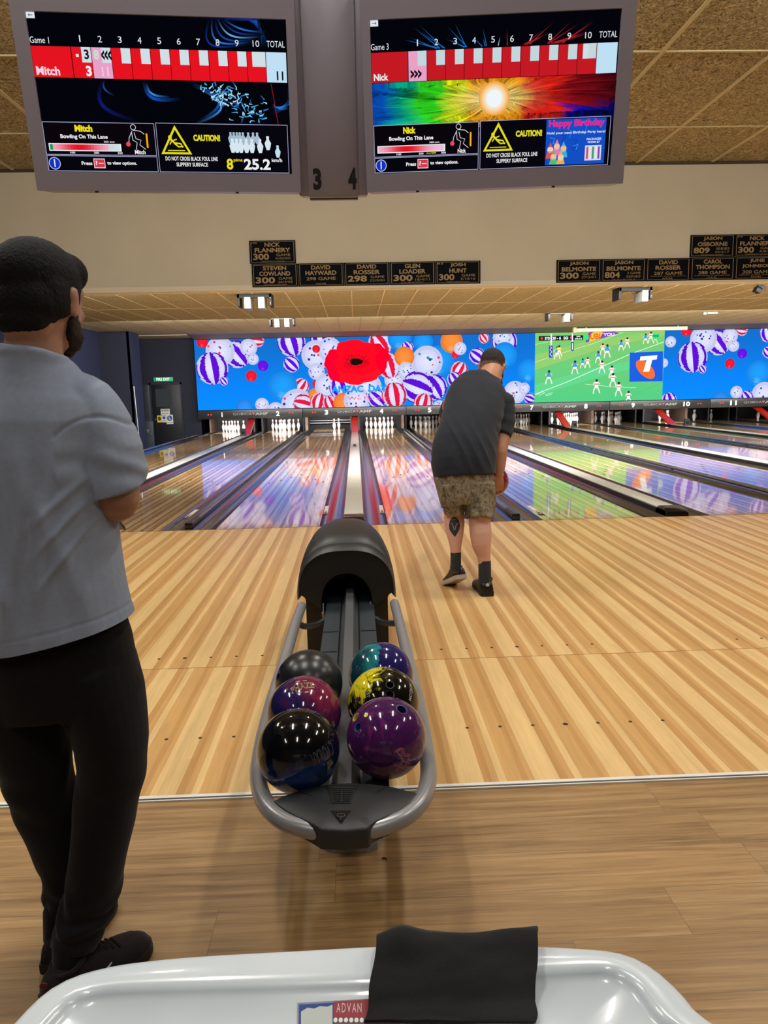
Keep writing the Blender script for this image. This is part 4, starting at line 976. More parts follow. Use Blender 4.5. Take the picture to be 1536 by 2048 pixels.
# ------------------------------------------------------------------ units hanging under the lower ceiling
M_WBOX = simple('white_vented_box', '#686a67', .4); M_WGRN = simple('grey_vent', '#5e625f', .5); M_BKT = simple('black_bracket', '#08080a', .6, spec=.2)
M_GLED = emis('small_white_status_light', '#ffe6dc', 1.6, 'NONE')
def ceiling_unit(x, y, z, sides, label):
    t = thing('overhead_camera_unit', label, 'ceiling unit', (x, y, z), 0, 'overhead units above the lanes')
    b = MB(); b.box(x-.30, x+.30, y-.1, y-.03, z-.02, z+.05, .005); b.box(x-.30, x-.255, y-.1, y+.25, z-.16, z+.05, .004); b.box(x+.255, x+.30, y-.1, y+.25, z-.16, z+.05, .004)
    b.box(x-.02, x+.02, y-.06, y-.04, z, z+.14)
    b.build('bracket', M_BKT, t)
    for s_ in sides:
        bx = x+s_*.12 if len(sides) > 1 else x+s_*.17
        b = MB(); b.box(bx-.055, bx+.055, y-.12, y+.28, z-.20, z-.005, .006); o = b.build('white_box', M_WBOX, t)
        b = MB()
        for i in range(9): b.box(bx-.036, bx+.036, y-.124, y-.118, z-.18+.018*i, z-.172+.018*i)
        b.build('vent', M_WGRN, o, smooth=None)
    b = MB()
    for zz in (-.02, -.10, -.125): b.ell((x+.28, y-.105, z+zz), (.008, .006, .008), seg=8)
    b.build('status_light', M_GLED, t)
    b = MB(); b.tube([(x-.05, y-.02, z+.0), (x-.02, y, z-.06), (x+.03, y, z-.04), (x+.05, y, z-.1)], .004, 6); b.build('cable', M_RUBBER, t)
ceiling_unit(-1.66, 5.95, 3.0, (-1, 1), 'black bracket with two white vented boxes on the ceiling, nearer one at left')
ceiling_unit(-1.66, 10.75, 3.075, (-1, 1), 'black bracket with two white boxes on the ceiling, farther one at left')
ceiling_unit(5.06, 5.95, 3.0, (1,), 'black bracket with one white box on the ceiling, nearer one at right')
ceiling_unit(5.06, 10.75, 3.075, (1,), 'black bracket with one white box, farther one, above the football picture')
p = at_y(1515, 580, 5.9); t = thing('stage_spotlight', 'small black spotlight on the ceiling at the far right', 'spotlight', tuple(p))
b = MB(); Mq = Matrix.Translation(p) @ Matrix.Rotation(.5, 4, 'Y'); b.box(-.05, .05, -.07, .07, -.05, .05, .01, M=Mq); b.build('lamp_body', M_BKT, t)
b = MB(); b.box(p.x-.01, p.x+.01, p.y-.01, p.y+.01, p.z+.03, 3.05); b.build('bracket', M_BKT, t)
b = MB(); b.box(-.07, .07, -.1, -.095, .03, .09, M=Mq); b.build('barn_door', M_BKT, t, smooth=None)
p = at_z(1424, 628, 3.08); t = thing('emergency_light', 'small white fitting on the ceiling right of the football picture', 'light fitting', tuple(p))
MB().box(p.x-.15, p.x+.13, p.y-.06, p.y+.06, 3.07, 3.13, .02).build('white_case', M_WBOX, t); MB().box(p.x-.24, p.x-.15, p.y-.04, p.y+.04, 3.06, 3.13, .01).build('end_bracket', M_WGRN, t)
a = at_y(1152, 661, 15.5); b_ = at_y(1374, 656, 15.5); t = thing('roller_screen_case', 'long white roller screen case on the ceiling above the football picture', 'roller screen', (a.x, 15.5, a.z))
MB().box(a.x, b_.x, 15.44, 15.56, a.z-.05, a.z+.06, .015).build('case', simple('cream_metal', '#cfc7b4', .4), t)
b = MB(); b.box(a.x-.10, a.x-.0, 15.43, 15.57, a.z-.08, a.z+.09, .01); b.box(a.x+.3, a.x+.33, 15.48, 15.52, a.z, 3.10); b.box(b_.x-.3, b_.x-.27, 15.48, 15.52, a.z, 3.10); b.build('end_bracket', simple('cream_plastic', '#b9a88e', .5), t)
p = at_z(190, 665, 3.13); t = thing('ceiling_downlight', 'small round white downlight in the ceiling near the left wall', 'downlight', (p.x, p.y, 3.12)); MB().cyl((p.x, p.y, 3.122), .12, .014, seg=20).build('rim', M_WBOX, t); MB().cyl((p.x, p.y, 3.118), .08, .012, seg=20).build('lens', emis('warm_lens', '#fff1dc', .8, 'NONE'), t)

# fluorescent fittings that carry the ceiling lights
M_FTUBE = emis('fluorescent_tube_light', '#fff3e0', 3.0, 'NONE'); M_FIT = simple('white_light_fitting', '#d9d6cc', .5)
pos = ['above the approach, far left', 'above the approach, left of centre', 'above the approach, right of centre', 'above the approach, right', 'above the approach, far right', 'over the seating edge, left', 'over the ball return', 'over the seating edge, right', 'over the seating edge, far right', 'behind the table, left', 'behind the table, middle', 'behind the table, right']
for i, (x, y) in enumerate(LAMPS):
    t = thing('ceiling_light', 'white fluorescent ceiling light '+pos[i], 'ceiling light', (x, y, 4.7), 0, 'fluorescent ceiling lights')
    MB().box(x-.11, x+.11, y-.66, y+.66, 4.70, 4.775, .01).build('fitting', M_FIT, t)
    b = MB(); b.tube([(x, y-.62, 4.69), (x, y+.62, 4.69)], .014, 8); b.build('tube', M_FTUBE, t)

# ------------------------------------------------------------------ around the fire exit
M_EXIT = simple('green_exit_plastic', '#1f9a63', .4); M_EXT = simple('exit_lettering', '#e6f6ec', .5)
for m_, s_ in ((M_EXIT, .30), (M_EXT, .55)):
    e_ = m_.node_tree.nodes['Principled BSDF']; e_.inputs['Emission Color'].default_value = e_.inputs['Base Color'].default_value; e_.inputs['Emission Strength'].default_value = s_
yw = YD
def wsign(name, px0, py0, px1, py1, m, label, cat, th=.01, back=.055, bev=0):
    a = at_y(px0, py1, yw); b = at_y(px1, py0, yw); t = thing(name, label, cat, ((a.x+b.x)/2, yw, a.z))
    MB().box(a.x, b.x, yw-back-th, yw-back, a.z, b.z, bev).build('plate', m, t, smooth=None); return t, a, b
t, a, b = wsign('exit_sign', 308, 763, 346, 754.5, M_EXIT, 'green FIRE EXIT sign above the dark door', 'exit sign', .03, .0, 0); 
for o in (t,): bpy.data.objects.remove(t.children[0]); bpy.data.objects.remove(t)
t, a, b = None, at_y(308, 763.5, yw), at_y(346, 754, yw)
t = thing('exit_sign', 'green FIRE EXIT sign above the dark door', 'exit sign', ((a.x+b.x)/2, yw, a.z)); MB().box(a.x, b.x, yw-.04, yw, a.z, b.z, .006).build('plate', M_EXIT, t)
add_mesh('lettering', text_mesh('FIRE EXIT', a.x+.09, a.z+.028, b.x-.10, b.z-.022, yw-.042, .02), M_EXT, t)
M_PAPER = simple('white_sign_plastic', '#c9c9c4', .5); M_YEL = simple('yellow_sign', '#c7b01e', .5); M_BLUE = simple('blue_sign_print', '#1f4c86', .5); M_NINK = simple('dark_print', '#23242a', .5)
def sgn(x0, z0, x1, z1, m, label): 
    t = thing('safety_sign', label, 'sign', ((x0+x1)/2, yw, z0), 0, 'signs on the fire exit door'); MB().box(x0, x1, yw-.062, yw-.052, z0, z1).build('plate', m, t, smooth=None); return t
t = sgn(-6.29, .69, -6.00, .885, M_PAPER, 'white NO ENTRY sign, topmost on the dark door'); add_mesh('lettering', text_mesh('NO ENTRY', -6.27, .80, -6.02, .86, yw-.064, .03), M_NINK, t); add_mesh('lettering', text_mesh('STAFF ONLY', -6.26, .72, -6.03, .75, yw-.064, .03), M_NINK, t)
t = sgn(-6.42, .45, -6.27, .675, M_YEL, 'yellow warning sign on the dark door'); b = MB(); b.ell((-6.345, yw-.063, .575), (.05, .002, .065), seg=12); b.build('symbol', M_NINK, t)
t = sgn(-6.268, .45, -6.13, .675, M_PAPER, 'narrow white and blue sign in the middle of the dark door'); b = MB(); b.cyl((-6.2, yw-.063, .60), .05, .003, 'Y', 18); b.build('symbol', M_BLUE, t); add_mesh('lettering', text_mesh('NOISE', -6.25, .48, -6.15, .51, yw-.064, .02), M_NINK, t)
t = sgn(-6.125, .39, -5.91, .69, M_PAPER, 'white sign with blue round symbol, rightmost on the dark door'); b = MB(); b.cyl((-6.017, yw-.063, .58), .085, .003, 'Y', 22); b.build('symbol', M_BLUE, t); b = MB(); b.box(-6.045, -6.02, yw-.067, yw-.064, .555, .63); b.box(-6.045, -5.97, yw-.067, yw-.064, .535, .565); b.build('boot_symbol', M_PAPER, t, smooth=None); add_mesh('lettering', text_mesh('SAFETY BOOTS', -6.11, .42, -5.925, .445, yw-.064, .02), M_NINK, t)
M_CAB = simple('dark_grey_cabinet', '#2b3038', .5)
t = thing('electrical_cabinet', 'tall dark grey cabinet left of the fire exit door', 'cabinet', (-6.7, yw-.12, -.38)); MB().box(-6.83, -6.60, yw-.10, yw, -.37, 1.665, .006).build('body', M_CAB, t)
b = MB(); b.box(-6.82, -6.61, yw-.112, yw-.10, .56, 1.64, .004); b.build('door', M_CAB, t); b = MB(); b.cyl((-6.63, yw-.118, 1.45), .012, .02, 'Y'); b.build('lock', M_ALU, t)
t = thing('switch_cabinet', 'lower grey cabinet with switches beside the fire exit door', 'cabinet', (-6.6, yw-.2, -.38)); MB().box(-6.79, -6.53, yw-.22, yw-.125, -.37, .50, .006).build('body', simple('grey_metal_case', '#39404a', .5), t)
b = MB(); b.box(-6.75, -6.68, yw-.235, yw-.22, .12, .24, .004); b.box(-6.63, -6.60, yw-.232, yw-.22, .07, .11, .004); b.build('switch', M_ALU, t)
t = MB().tube([(-6.24, 13.95, 1.60), (-6.20, 13.95, .0)], .018, 8).build('metal_corner_strip', M_ALU, smooth=30); props(t, 'thin vertical metal strip on the navy wall beside the standing man', 'metal strip')

# ------------------------------------------------------------------ ball return
def catmull(pts, k=6, closed=False):
    P = [Vector(p) for p in pts]; n = len(P); out = []
    for i in range(n if closed else n-1):
        p0 = P[i-1] if (i > 0 or closed) else P[0]*2-P[1]; p1 = P[i]; p2 = P[(i+1) % n]; p3 = P[(i+2) % n] if (i+2 < n or closed) else P[n-1]*2-P[n-2]
        for j in range(k):
            t = j/k; out.append(.5*((2*p1)+(p2-p0)*t+(2*p0-5*p1+4*p2-p3)*t*t+(3*p1-p0-3*p2+p3)*t*t*t))
    if not closed: out.append(P[-1])
    return out
M_SILV = simple('silver_grey_rail_paint', '#96979a', .3, metal=.4, spec=.6)
M_BRBL = simple('matte_black_hood_plastic', '#232527', .42, spec=.5, bump=.15, bscale=900)
M_BRIN = simple('black_inner_plastic', '#0b0b0d', .5)
M_STRIP = simple('blue_grey_track_rubber', '#2b3238', .5, bump=.3, bscale=60)
M_SPINE = simple('grey_spine_plastic', '#54575b', .35)
br = thing('ball_return', 'black and silver ball return rack with domed hood holding six bowling balls', 'ball return', (0, -4.6, 0))
ZR = .36
pxs = [(603, 1213), (590, 1250), (575, 1300), (560, 1350), (545, 1400), (533, 1445), (523, 1490), (517, 1530), (517, 1562), (524, 1592), (541, 1620), (570, 1643), (605, 1655), (645, 1662), (690, 1664), (732, 1660), (770, 1650), (805, 1636), (832, 1615), (850, 1587), (857, 1555), (856, 1525), (850, 1485), (843, 1440), (835, 1400), (824, 1350), (812, 1300), (800, 1250), (789, 1207)]
rail = [at_z(x, y, ZR) for x, y in pxs]
rail = catmull(rail, 3)
MB().tube(rail, .0225, 16).build('silver_rail', M_SILV, br, smooth=60)
# end knuckles
for p in (rail[0], rail[-1]):
    MB().ell(p, (.0225, .014, .0225)).build('rail_end', M_BRBL, br, smooth=60)
# black sleeve over the front of the rail and the pad behind it
fr = [at_z(x, y, ZR) for x, y in ((634, 1659), (665, 1662), (690, 1663), (715, 1661), (738, 1657))]
fr = [p+Vector((0, .001, .0045)) for p in fr]
b = MB(); b.tube(catmull(fr, 4), [.022]+[.0232]*(4*4-1)+[.022], 16); b.build('rail_sleeve', M_BRBL, br, smooth=50)
padpx = [(545, 1601), (562, 1592), (590, 1582), (622, 1573), (660, 1567), (700, 1565), (745, 1567), (790, 1573), (838, 1585), (822, 1606), (800, 1622), (775, 1634), (755, 1642), (742, 1650), (739, 1655), (734, 1658), (690, 1662), (640, 1660), (636, 1657), (628, 1652), (612, 1643), (590, 1634), (568, 1621), (553, 1610)]
top = [at_z(x, y, .383) for x, y in padpx]
b = MB(); cen = sum(top, Vector())/len(top)
def ringz(f, z): return [Vector((cen.x+(p.x-cen.x)*f, cen.y+(p.y-cen.y)*f, z)) for p in top]
b.rings([ringz(1.0, .335), ringz(1.0, .374), ringz(.985, .381), ringz(.94, .385), ringz(.5, .391), ringz(.05, .392)]); b.build('front_cover', M_BRBL, br, smooth=40)
def padpt(x, y, z=.3925): return at_z(x, y, z)
b = MB(); q = [padpt(x, y, .3885) for x, y in ((658, 1572), (710, 1572), (699, 1605), (666, 1605))]; b.prism(q, (0, 0, .004)); g_ = b.build('grille_recess', M_BRIN, br, smooth=None)
b = MB()
for i in range(7):
    y = 1576+4.2*i; s_ = 3+i*1.25; a = padpt(660+s_*.95, y, .3935); c_ = padpt(708-s_*.95, y, .3935); b.tube([a, c_], .0016, 6)
b.tube([padpt(684, 1573, .3935), padpt(683, 1605, .3935)], .002, 6); b.build('slat', M_BRBL, g_)
b = MB(); seq = [(656, 1571), (712, 1571), (700, 1607), (665, 1607)]; b.tube([padpt(x, y, .392) for x, y in seq], .0025, 6, closed=True); b.build('grille_frame', M_BRBL, g_)
b = MB(); b.prism([padpt(x, y, .389) for x, y in ((661, 1625), (702, 1624), (682, 1647))], (0, 0, .0045)); e = b.build('triangle_badge', simple('gloss_badge', '#161619', .2), br, smooth=None)
c_ = padpt(682, 1631, .3945); b = MB(); b.tube([(c_.x+.009*math.cos(a), c_.y+.007*math.sin(a), c_.z) for a in (2*math.pi*k/18 for k in range(18))], .0013, 6, closed=True); b.tube([(c_.x, c_.y-.001, c_.z), (c_.x-.001, c_.y-.018, c_.z)], .0013, 6); b.build('ring_logo', simple('grey_print', '#4a4c50', .4), e)
b = MB(); b.tube([padpt(x, y, .3895) for x, y in ((590, 1578), (640, 1598), (662, 1612), (686, 1618), (712, 1612), (735, 1598), (770, 1573))], .0012, 6); b.build('cover_seam', M_BRIN, br)
# central spine and ball strips
YF, YK = -5.62, -3.45
b = MB(); b.rings([[(-.030, y, z-.05), (-.018, y, z), (.018, y, z), (.030, y, z-.05), (.045, y, z-.075), (-.045, y, z-.075)] for y, z in ((YF, .375), (-5.2, .372), (YK, .372))]); b.build('centre_spine', M_SPINE, br, smooth=None)
b = MB()
for s_ in (-1, 1): b.box(*sorted((s_*.046, s_*.118)), YF+.05, -3.3, .295, .318)
b.build('ball_strip', M_STRIP, br, smooth=None)
b = MB()
for s_ in (-1, 1):
    for y in (-4.25, -4.5, -4.75): b.box(*sorted((s_*.05, s_*.116)), y-.003, y+.003, .316, .3205)
b.build('strip_joint', M_BRIN, br, smooth=None)
for s_ in (-1, 1):
    b = MB(); b.tube(catmull([(s_*.118, -4.02, .30), (s_*.15, -4.08, .30), (s_*.20, -4.18, .325), (s_*.228, -4.2, .345)], 4), .014, 8); b.build('rail_bracket', M_BRBL, br)
    b = MB(); b.tube([(s_*.12, -4.9, .29), (s_*.19, -4.9, .30), (s_*.232, -4.9, .345)], .010, 8); b.build('rail_support', M_SILV, br)
# foot under the front
foot = [at_z(x, y, .0) for x, y in ((636, 1683), (642, 1696), (655, 1704), (695, 1709), (735, 1706), (755, 1699), (766, 1682))]
foot = [Vector((p.x, p.y, 0)) for p in foot]+[Vector((.085, -5.05, 0)), Vector((-.085, -5.05, 0))]
b = MB(); b.prism(foot, (0, 0, .022)); b.build('foot_plate', M_SILV, br, smooth=None)
b = MB(); b.box(-.06, .06, -5.27, -5.12, .02, .32, .01); b.box(-.05, .05, -5.50, -5.1, .26, .31, .01); b.build('pedestal', M_SILV, br)
b = MB(); b.cyl((-.06, -5.30, .026), .008, .01); b.cyl((.07, -5.30, .026), .008, .01); b.build('foot_bolt', M_RUBBER, br)
# hood
XH = -.016
def arch(w, zb, zt, n=36, e1=.74, e2=.78):
    r = []
    for i in range(n+1):
        a = math.pi*i/n; c_, s_ = math.cos(a), math.sin(a)
        r.append((w*math.copysign(abs(c_)**e1, c_), zb+(zt-zb)*abs(s_)**e2))
    return r
def hring(y, w, zb, zt): return [(XH+x, y, z) for x, z in arch(w, zb, zt)]
b = MB(); b.rings([hring(-3.85, .222, .375, .585), hring(-3.862, .236, .36, .598), hring(-3.85, .243, .352, .606), hring(-3.83, .246, .348, .614), hring(-3.80, .246, .346, .624), hring(-3.795, .242, .348, .622), hring(-3.79, .247, .346, .630), hring(-3.70, .247, .345, .652), hring(-3.58, .243, .345, .668), hring(-3.44, .232, .345, .672), hring(-3.30, .212, .345, .660), hring(-3.17, .184, .345, .632), hring(-3.06, .148, .345, .588), hring(-2.98, .105, .345, .53), hring(-2.93, .05, .345, .45)], cap=False, openr=True)
# inner lining ring faces: build the front annulus with an arched opening
o_in = [(XH+x, z) for x, z in arch(.128, .30, .480, 36, .9, .8)]
def annulus(bm_, y, outer, inner):
    a = [bm_.bm.verts.new((x, y, z)) for x, z in outer]; c2 = [bm_.bm.verts.new((x, y+.0, z)) for x, z in inner]
    for i in range(len(a)-1):
        f = bm_.bm.faces.new((a[i], a[i+1], c2[i+1], c2[i]))
b.bm.normal_update(); b.build('hood', M_BRBL, br, smooth=50)
b = MB(); outer = [(XH+x, z) for x, z in arch(.222, .375, .585)]; annulus(b, -3.85, outer, o_in)
inn = [[(x, y, z) for x, z in o_in] for y in (-3.85, -3.40)]
a = [b.bm.verts.new(p) for p in inn[0]]; c2 = [b.bm.verts.new(p) for p in inn[1]]
for i in range(len(a)-1): b.bm.faces.new((a[i], a[i+1], c2[i+1], c2[i]))
b.build('hood_mouth', M_BRIN, br, smooth=50)
b = MB()
for s_ in (-1, 1):
    x0, x1 = sorted((XH+s_*.128, XH+s_*.205)); b.prism([(x0, -3.83, z) if False else p for p in []] or [(x0, -3.82, 0), (x1, -3.82, 0), (x1, -3.82, .345), (XH+s_*.222, -3.82, .38), (x0 if s_ > 0 else x1, -3.82, .40)] if s_ > 0 else [(x1, -3.82, 0), (x0, -3.82, 0), (x0, -3.82, .345), (XH+s_*.222, -3.82, .38), (x1, -3.82, .40)], (0, .72, 0))
b.build('side_post', M_BRIN, br, smooth=None)
b = MB(); b.box(XH-.128, XH+.128, -3.20, -3.12, 0, .47); b.box(XH-.128, XH+.128, -3.8, -3.12, 0, .27); b.build('inner_body', M_BRIN, br, smooth=None)
b = MB(); b.box(XH-.105, XH+.095, -3.50, -3.48, .36, .47); b.build('inner_shield', simple('dark_brown_gloss', '#201b1c', .2), br, smooth=None)
b = MB()
for s_ in (-1, 1): b.tube([(XH+s_*.118, -3.84, .33), (XH+s_*.118, -3.86, .24), (XH+s_*.12, -3.9, .30)], .004, 6)
b.build('edge_trim', M_SILV, br)
p = at_z(768, 1719, 0); o = MB().tube([(p.x-.006, p.y, .003), (p.x, p.y+.002, .005), (p.x+.008, p.y-.003, .003)], .0022, 6).build('debris', M_RUBBER); props(o, 'tiny dark scrap on the floor in front of the ball return', 'scrap')

# ------------------------------------------------------------------ bowling balls
RB = .108
def ballmat(name, kind):
    t = NT(name); v = t.obj(); sp = t.n('ShaderNodeSeparateXYZ'); t.l(v, sp.inputs[0]); X, Y, Z = sp.outputs
    if kind == 'black': c = t.ramp(t.noise(v, 9, 4), [(.3, lin('#101413')), (.8, lin('#1c2220'))])
    elif kind == 'navy':
        f = t.math('ADD', t.math('MULTIPLY', Z, -5.0), t.noise(v, 9, 5, .6, 1.5)); c = t.ramp(f, [(.30, lin('#070a0e')), (.50, lin('#0a1830')), (.70, lin('#10306e')), (1.0, lin('#0d2354'))])
    elif kind == 'phaze':
        f = t.math('ADD', t.math('ADD', t.math('MULTIPLY', Z, 4.2), t.math('MULTIPLY', X, 2.8)), t.noise(v, 8, 5, .6, 1.2)); c = t.ramp(f, [(.45, lin('#15153f')), (.66, lin('#221a54')), (.80, lin('#4c1a42')), (.93, lin('#7c2040')), (1.0, lin('#6a1d3e'))])
    elif kind == 'teal':
        f = t.math('ADD', t.math('ADD', t.math('MULTIPLY', X, 4.5), t.math('MULTIPLY', Z, .6)), t.noise(v, 11, 4, .6, .8)); c = t.ramp(f, [(.18, lin('#0e3c44')), (.34, lin('#17707a')), (.43, lin('#1b8088')), (.47, lin('#1c1a52')), (1.0, lin('#241c60'))])
    elif kind == 'yellow':
        f = t.math('ADD', t.math('ADD', t.math('MULTIPLY', X, -4.0), t.math('MULTIPLY', Z, 5.4)), t.math('MULTIPLY', t.math('SUBTRACT', t.noise(v, 26, 7, .68, 1.4), .5), 1.3)); c = t.ramp(f, [(.50, lin('#0a0b09')), (.56, lin('#5e5c0e')), (.63, lin('#c4ba1a')), (.75, lin('#dccb1c')), (1.0, lin('#cfae18'))])
    elif kind == 'purple': c = t.ramp(t.noise(v, 7, 6, .62, 3.2), [(.3, lin('#2a0f38')), (.45, lin('#4a1850')), (.55, lin('#38174c')), (.66, lin('#6a1f5e')), (.8, lin('#451b58'))])
    elif kind == 'maroon': c = t.ramp(t.noise(v, 9, 4), [(.3, lin('#6a1430')), (.8, lin('#8a2244'))])
    t.color(c); t.setb(Roughness=.30 if kind == 'black' else .09); t.b.inputs['Coat Weight'].default_value = 0 if kind == 'black' else .12; t.b.inputs['Coat Roughness'].default_value = .03
    return t.m
def sph_hit(c, px, py, r=RB):
    d = ray(px, py).normalized(); oc = CAM-c; b_ = oc.dot(d); q = b_*b_-(oc.dot(oc)-r*r); t = -b_-math.sqrt(max(q, 0)); return (CAM+d*t-c).normalized()
def make_ball(c, kind, label, holes=(), group=None, rings=()):
    c = Vector(c); t = thing('bowling_ball', label, 'bowling ball', tuple(c), 0, group)
    bm = bmesh.new(); bmesh.ops.create_uvsphere(bm, u_segments=64, v_segments=40, radius=RB)
    bmesh.ops.translate(bm, verts=bm.verts, vec=c); me = bpy.data.meshes.new('ball_shell'); bm.to_mesh(me); bm.free()
    if holes:
        ob = bpy.data.objects.new('tmp', me); COL.objects.link(ob)
        cb = MB()
        for d, r_ in holes: cb.cyl(c+d*(RB-.012), r_, .05, d, 20)
        cm = cb.mesh(); co = bpy.data.objects.new('cut', cm); COL.objects.link(co)
        m_ = ob.modifiers.new('b', 'BOOLEAN'); m_.object = co; m_.operation = 'DIFFERENCE'; m_.solver = 'EXACT'
        dg = bpy.context.evaluated_depsgraph_get(); me2 = bpy.data.meshes.new_from_object(ob.evaluated_get(dg)); bpy.data.objects.remove(ob); bpy.data.objects.remove(co); me = me2
    add_mesh('ball_shell', me, ballmat('ball_'+kind, kind), t, smooth=40)
    for d, r_, m_, depth in rings:
        b = MB(); u = d.orthogonal().normalized(); v = d.cross(u); rs = []
        for rr, hh in ((r_*1.0, RB+.0004-r_*r_/(2*RB)), (r_*.78, RB-.0006-r_*r_/(2*RB)*.6), (r_*.76, RB-.03), (.0005, RB-.031)) if depth else ((r_, RB-r_*r_/(2*RB)+.0002), (r_*.6, RB+.0003), (.0003, RB+.0004)):
            rs.append([c+d*hh+u*(rr*math.cos(a))+v*(rr*math.sin(a)) for a in (2*math.pi*k/20 for k in range(20))])
        b.rings(rs, cap=False); b.build('finger_insert' if depth else 'pin_dot', m_, t, smooth=40)
    return t, c
def ball_text(t, c, body, d, up, w, h, mat, name='printed_logo', outline=.0, off=0, dx=0, dy=0, arc=0):
    """lettering wrapped on the ball around direction d"""
    v, tr = text_tris(body, off, 1.0, outline); mn, mx = v.min(0), v.max(0); d = d.normalized(); up = (up-d*up.dot(d)).normalized(); rt = up.cross(d)
    V = []
    for q in v:
        a = ((q[0]-mn[0])/(mx[0]-mn[0])-.5)*w+dx; b_ = ((q[1]-mn[1])/(mx[1]-mn[1])-.5)*h+dy-arc*a*a
        n = (d+rt*(a/RB)+up*(b_/RB)).normalized(); V.append(c+n*(RB+.00035+max(0, q[2])*.0))
    me = bpy.data.meshes.new('l'); me.from_pydata([tuple(x) for x in V], [], tr); return add_mesh(name, me, mat, t)
M_YI = simple('yellow_insert', '#a9a82a', .4); M_BI = simple('blue_insert', '#1c3f74', .4); M_NI = simple('navy_insert', '#1c1d5a', .4); M_KI = simple('black_insert', '#0c0c0d', .35); M_YD = simple('yellow_dot', '#cfd83a', .4)
M_LG = simple('grey_etched_print', '#6a7078', .4); M_LP = simple('pink_etched_print', '#b0607e', .4); M_LO = simple('gold_print', '#c89a58', .4); M_LGR = simple('green_print', '#2d5c40', .4); M_LTL = simple('pale_outline_print', '#8fb0a0', .4); M_LW = simple('pale_grey_print', '#a8a8a2', .4)
GRP = 'bowling balls on the ball return rack'
UP = Vector((0, 0, 1))
c = Vector((-.119, -5.565, .446)); t, c = make_ball(c, 'navy', 'glossy black and navy bowling ball, front left on the rack', group=GRP)
d = sph_hit(c, 648, 1508); ball_text(t, c, 'HYROAD', d, Vector((-.25, 0, 1)), .075, .038, M_LG, outline=.012); ball_text(t, c, '+ x', sph_hit(c, 652, 1527), UP, .02, .008, M_LG)
c = Vector((-.119, -5.345, .446)); t, c = make_ball(c, 'phaze', 'blue and crimson bowling ball with gold lettering, middle left on the rack', group=GRP)
d = sph_hit(c, 604, 1372); ball_text(t, c, 'II', d, Vector((-.05, 0, 1)), .036, .052, M_LTL, outline=.03); ball_text(t, c, 'PHAZE', d, Vector((-.12, 0, 1)), .068, .024, M_LO, off=.03, arc=3); ball_text(t, c, 'PHAZE', d, Vector((-.12, 0, 1)), .064, .020, M_LGR, off=-.01, arc=3).location = d*.0004
c = Vector((-.119, -5.125, .446))
h1, h2 = sph_hit(c, 562, 1334), sph_hit(c, 556, 1353); make_ball(c, 'black', 'satin black bowling ball, back left on the rack', ((h1, .0125), (h2, .0125)), GRP, ((h1, .014, M_NI, 1), (h2, .014, M_NI, 1)))
c = Vector((.114, -5.50, .440)); hs = [sph_hit(c, 711, 1434), sph_hit(c, 715, 1454), sph_hit(c, 804, 1418)]
t, c = make_ball(c, 'purple', 'swirled purple bowling ball, front right on the rack', ((hs[0], .0115), (hs[1], .0115), (hs[2], .0155)), GRP, ((hs[0], .013, M_YI, 1), (hs[1], .013, M_BI, 1), (hs[2], .017, M_NI, 1), (sph_hit(c, 732, 1430), .0065, M_YD, 0)))
d = sph_hit(c, 806, 1507); ball_text(t, c, 'R', d, Vector((-.5, -.3, 1)), .034, .04, M_LP, outline=.03); ball_text(t, c, 'XX', sph_hit(c, 806, 1530), Vector((-.3, 0, 1)), .05, .026, M_LP, outline=.03)
ball_text(t, c, 'TRYCH', sph_hit(c, 834, 1492), Vector((-.6, 0, 1)), .04, .011, M_LP, outline=.02); ball_text(t, c, 'NOMEN', sph_hit(c, 836, 1506), Vector((-.6, 0, 1)), .04, .011, M_LP, outline=.02)
c = Vector((.114, -5.28, .440)); hs = [sph_hit(c, 780, 1369), sph_hit(c, 780, 1389)]
t, c = make_ball(c, 'yellow', 'black bowling ball with yellow marbling, middle right on the rack', ((hs[0], .0115), (hs[1], .0115)), GRP, ((hs[0], .0135, M_KI, 1), (hs[1], .0135, M_KI, 1), (sph_hit(c, 809, 1353), .006, M_YI, 0)))
ball_text(t, c, 'MOTION', sph_hit(c, 822, 1383), Vector((-1, 0, .15)), .06, .012, M_LW, off=.02); ball_text(t, c, 'LST', sph_hit(c, 736, 1388), Vector((1, 0, .2)), .02, .008, M_LW)
c = Vector((.114, -5.06, .440)); make_ball(c, 'teal', 'teal and dark purple bowling ball, back right on the rack', group=GRP)

# ------------------------------------------------------------------ white table in the foreground with sticker and towel
def mat_gloss():
    t = NT('glossy_white_moulded_plastic'); t.color(t.ramp(t.noise(t.obj(), 6, 2), [(.3, lin('#ced8df')), (.7, lin('#d8e1e7'))])); t.setb(Roughness=.22); t.b.inputs['Coat Weight'].default_value = .5; t.b.inputs['Coat Roughness'].default_value = .05; return t.m
M_TAB = mat_gloss()
ZT_ = .75
outer = [at_z(x, y, ZT_-.012) for x, y in ((35, 2048), (62, 2019), (97, 1991), (142, 1966), (200, 1947), (270, 1933), (400, 1919), (600, 1907), (760, 1898), (900, 1896), (1000, 1897), (1085, 1901), (1160, 1906), (1235, 1915), (1290, 1936), (1333, 1966), (1372, 2003), (1412, 2048))]
outer = [Vector((-.37, -7.06, 0)), Vector((-.365, -6.9, 0)), Vector((-.345, -6.8, 0))]+outer+[Vector((.44, -6.80, 0)), Vector((.47, -6.92, 0)), Vector((.475, -7.06, 0)), Vector((.44, -7.14, 0)), Vector((.05, -7.16, 0)), Vector((-.33, -7.14, 0))]
inner = [at_z(x, y, ZT_-.008) for x, y in ((105, 2048), (132, 2017), (165, 2000), (215, 1991), (300, 1987), (520, 1981), (735, 1974), (900, 1965), (1080, 1955), (1160, 1950), (1215, 1949), (1248, 1962), (1280, 1988), (1325, 2048))]
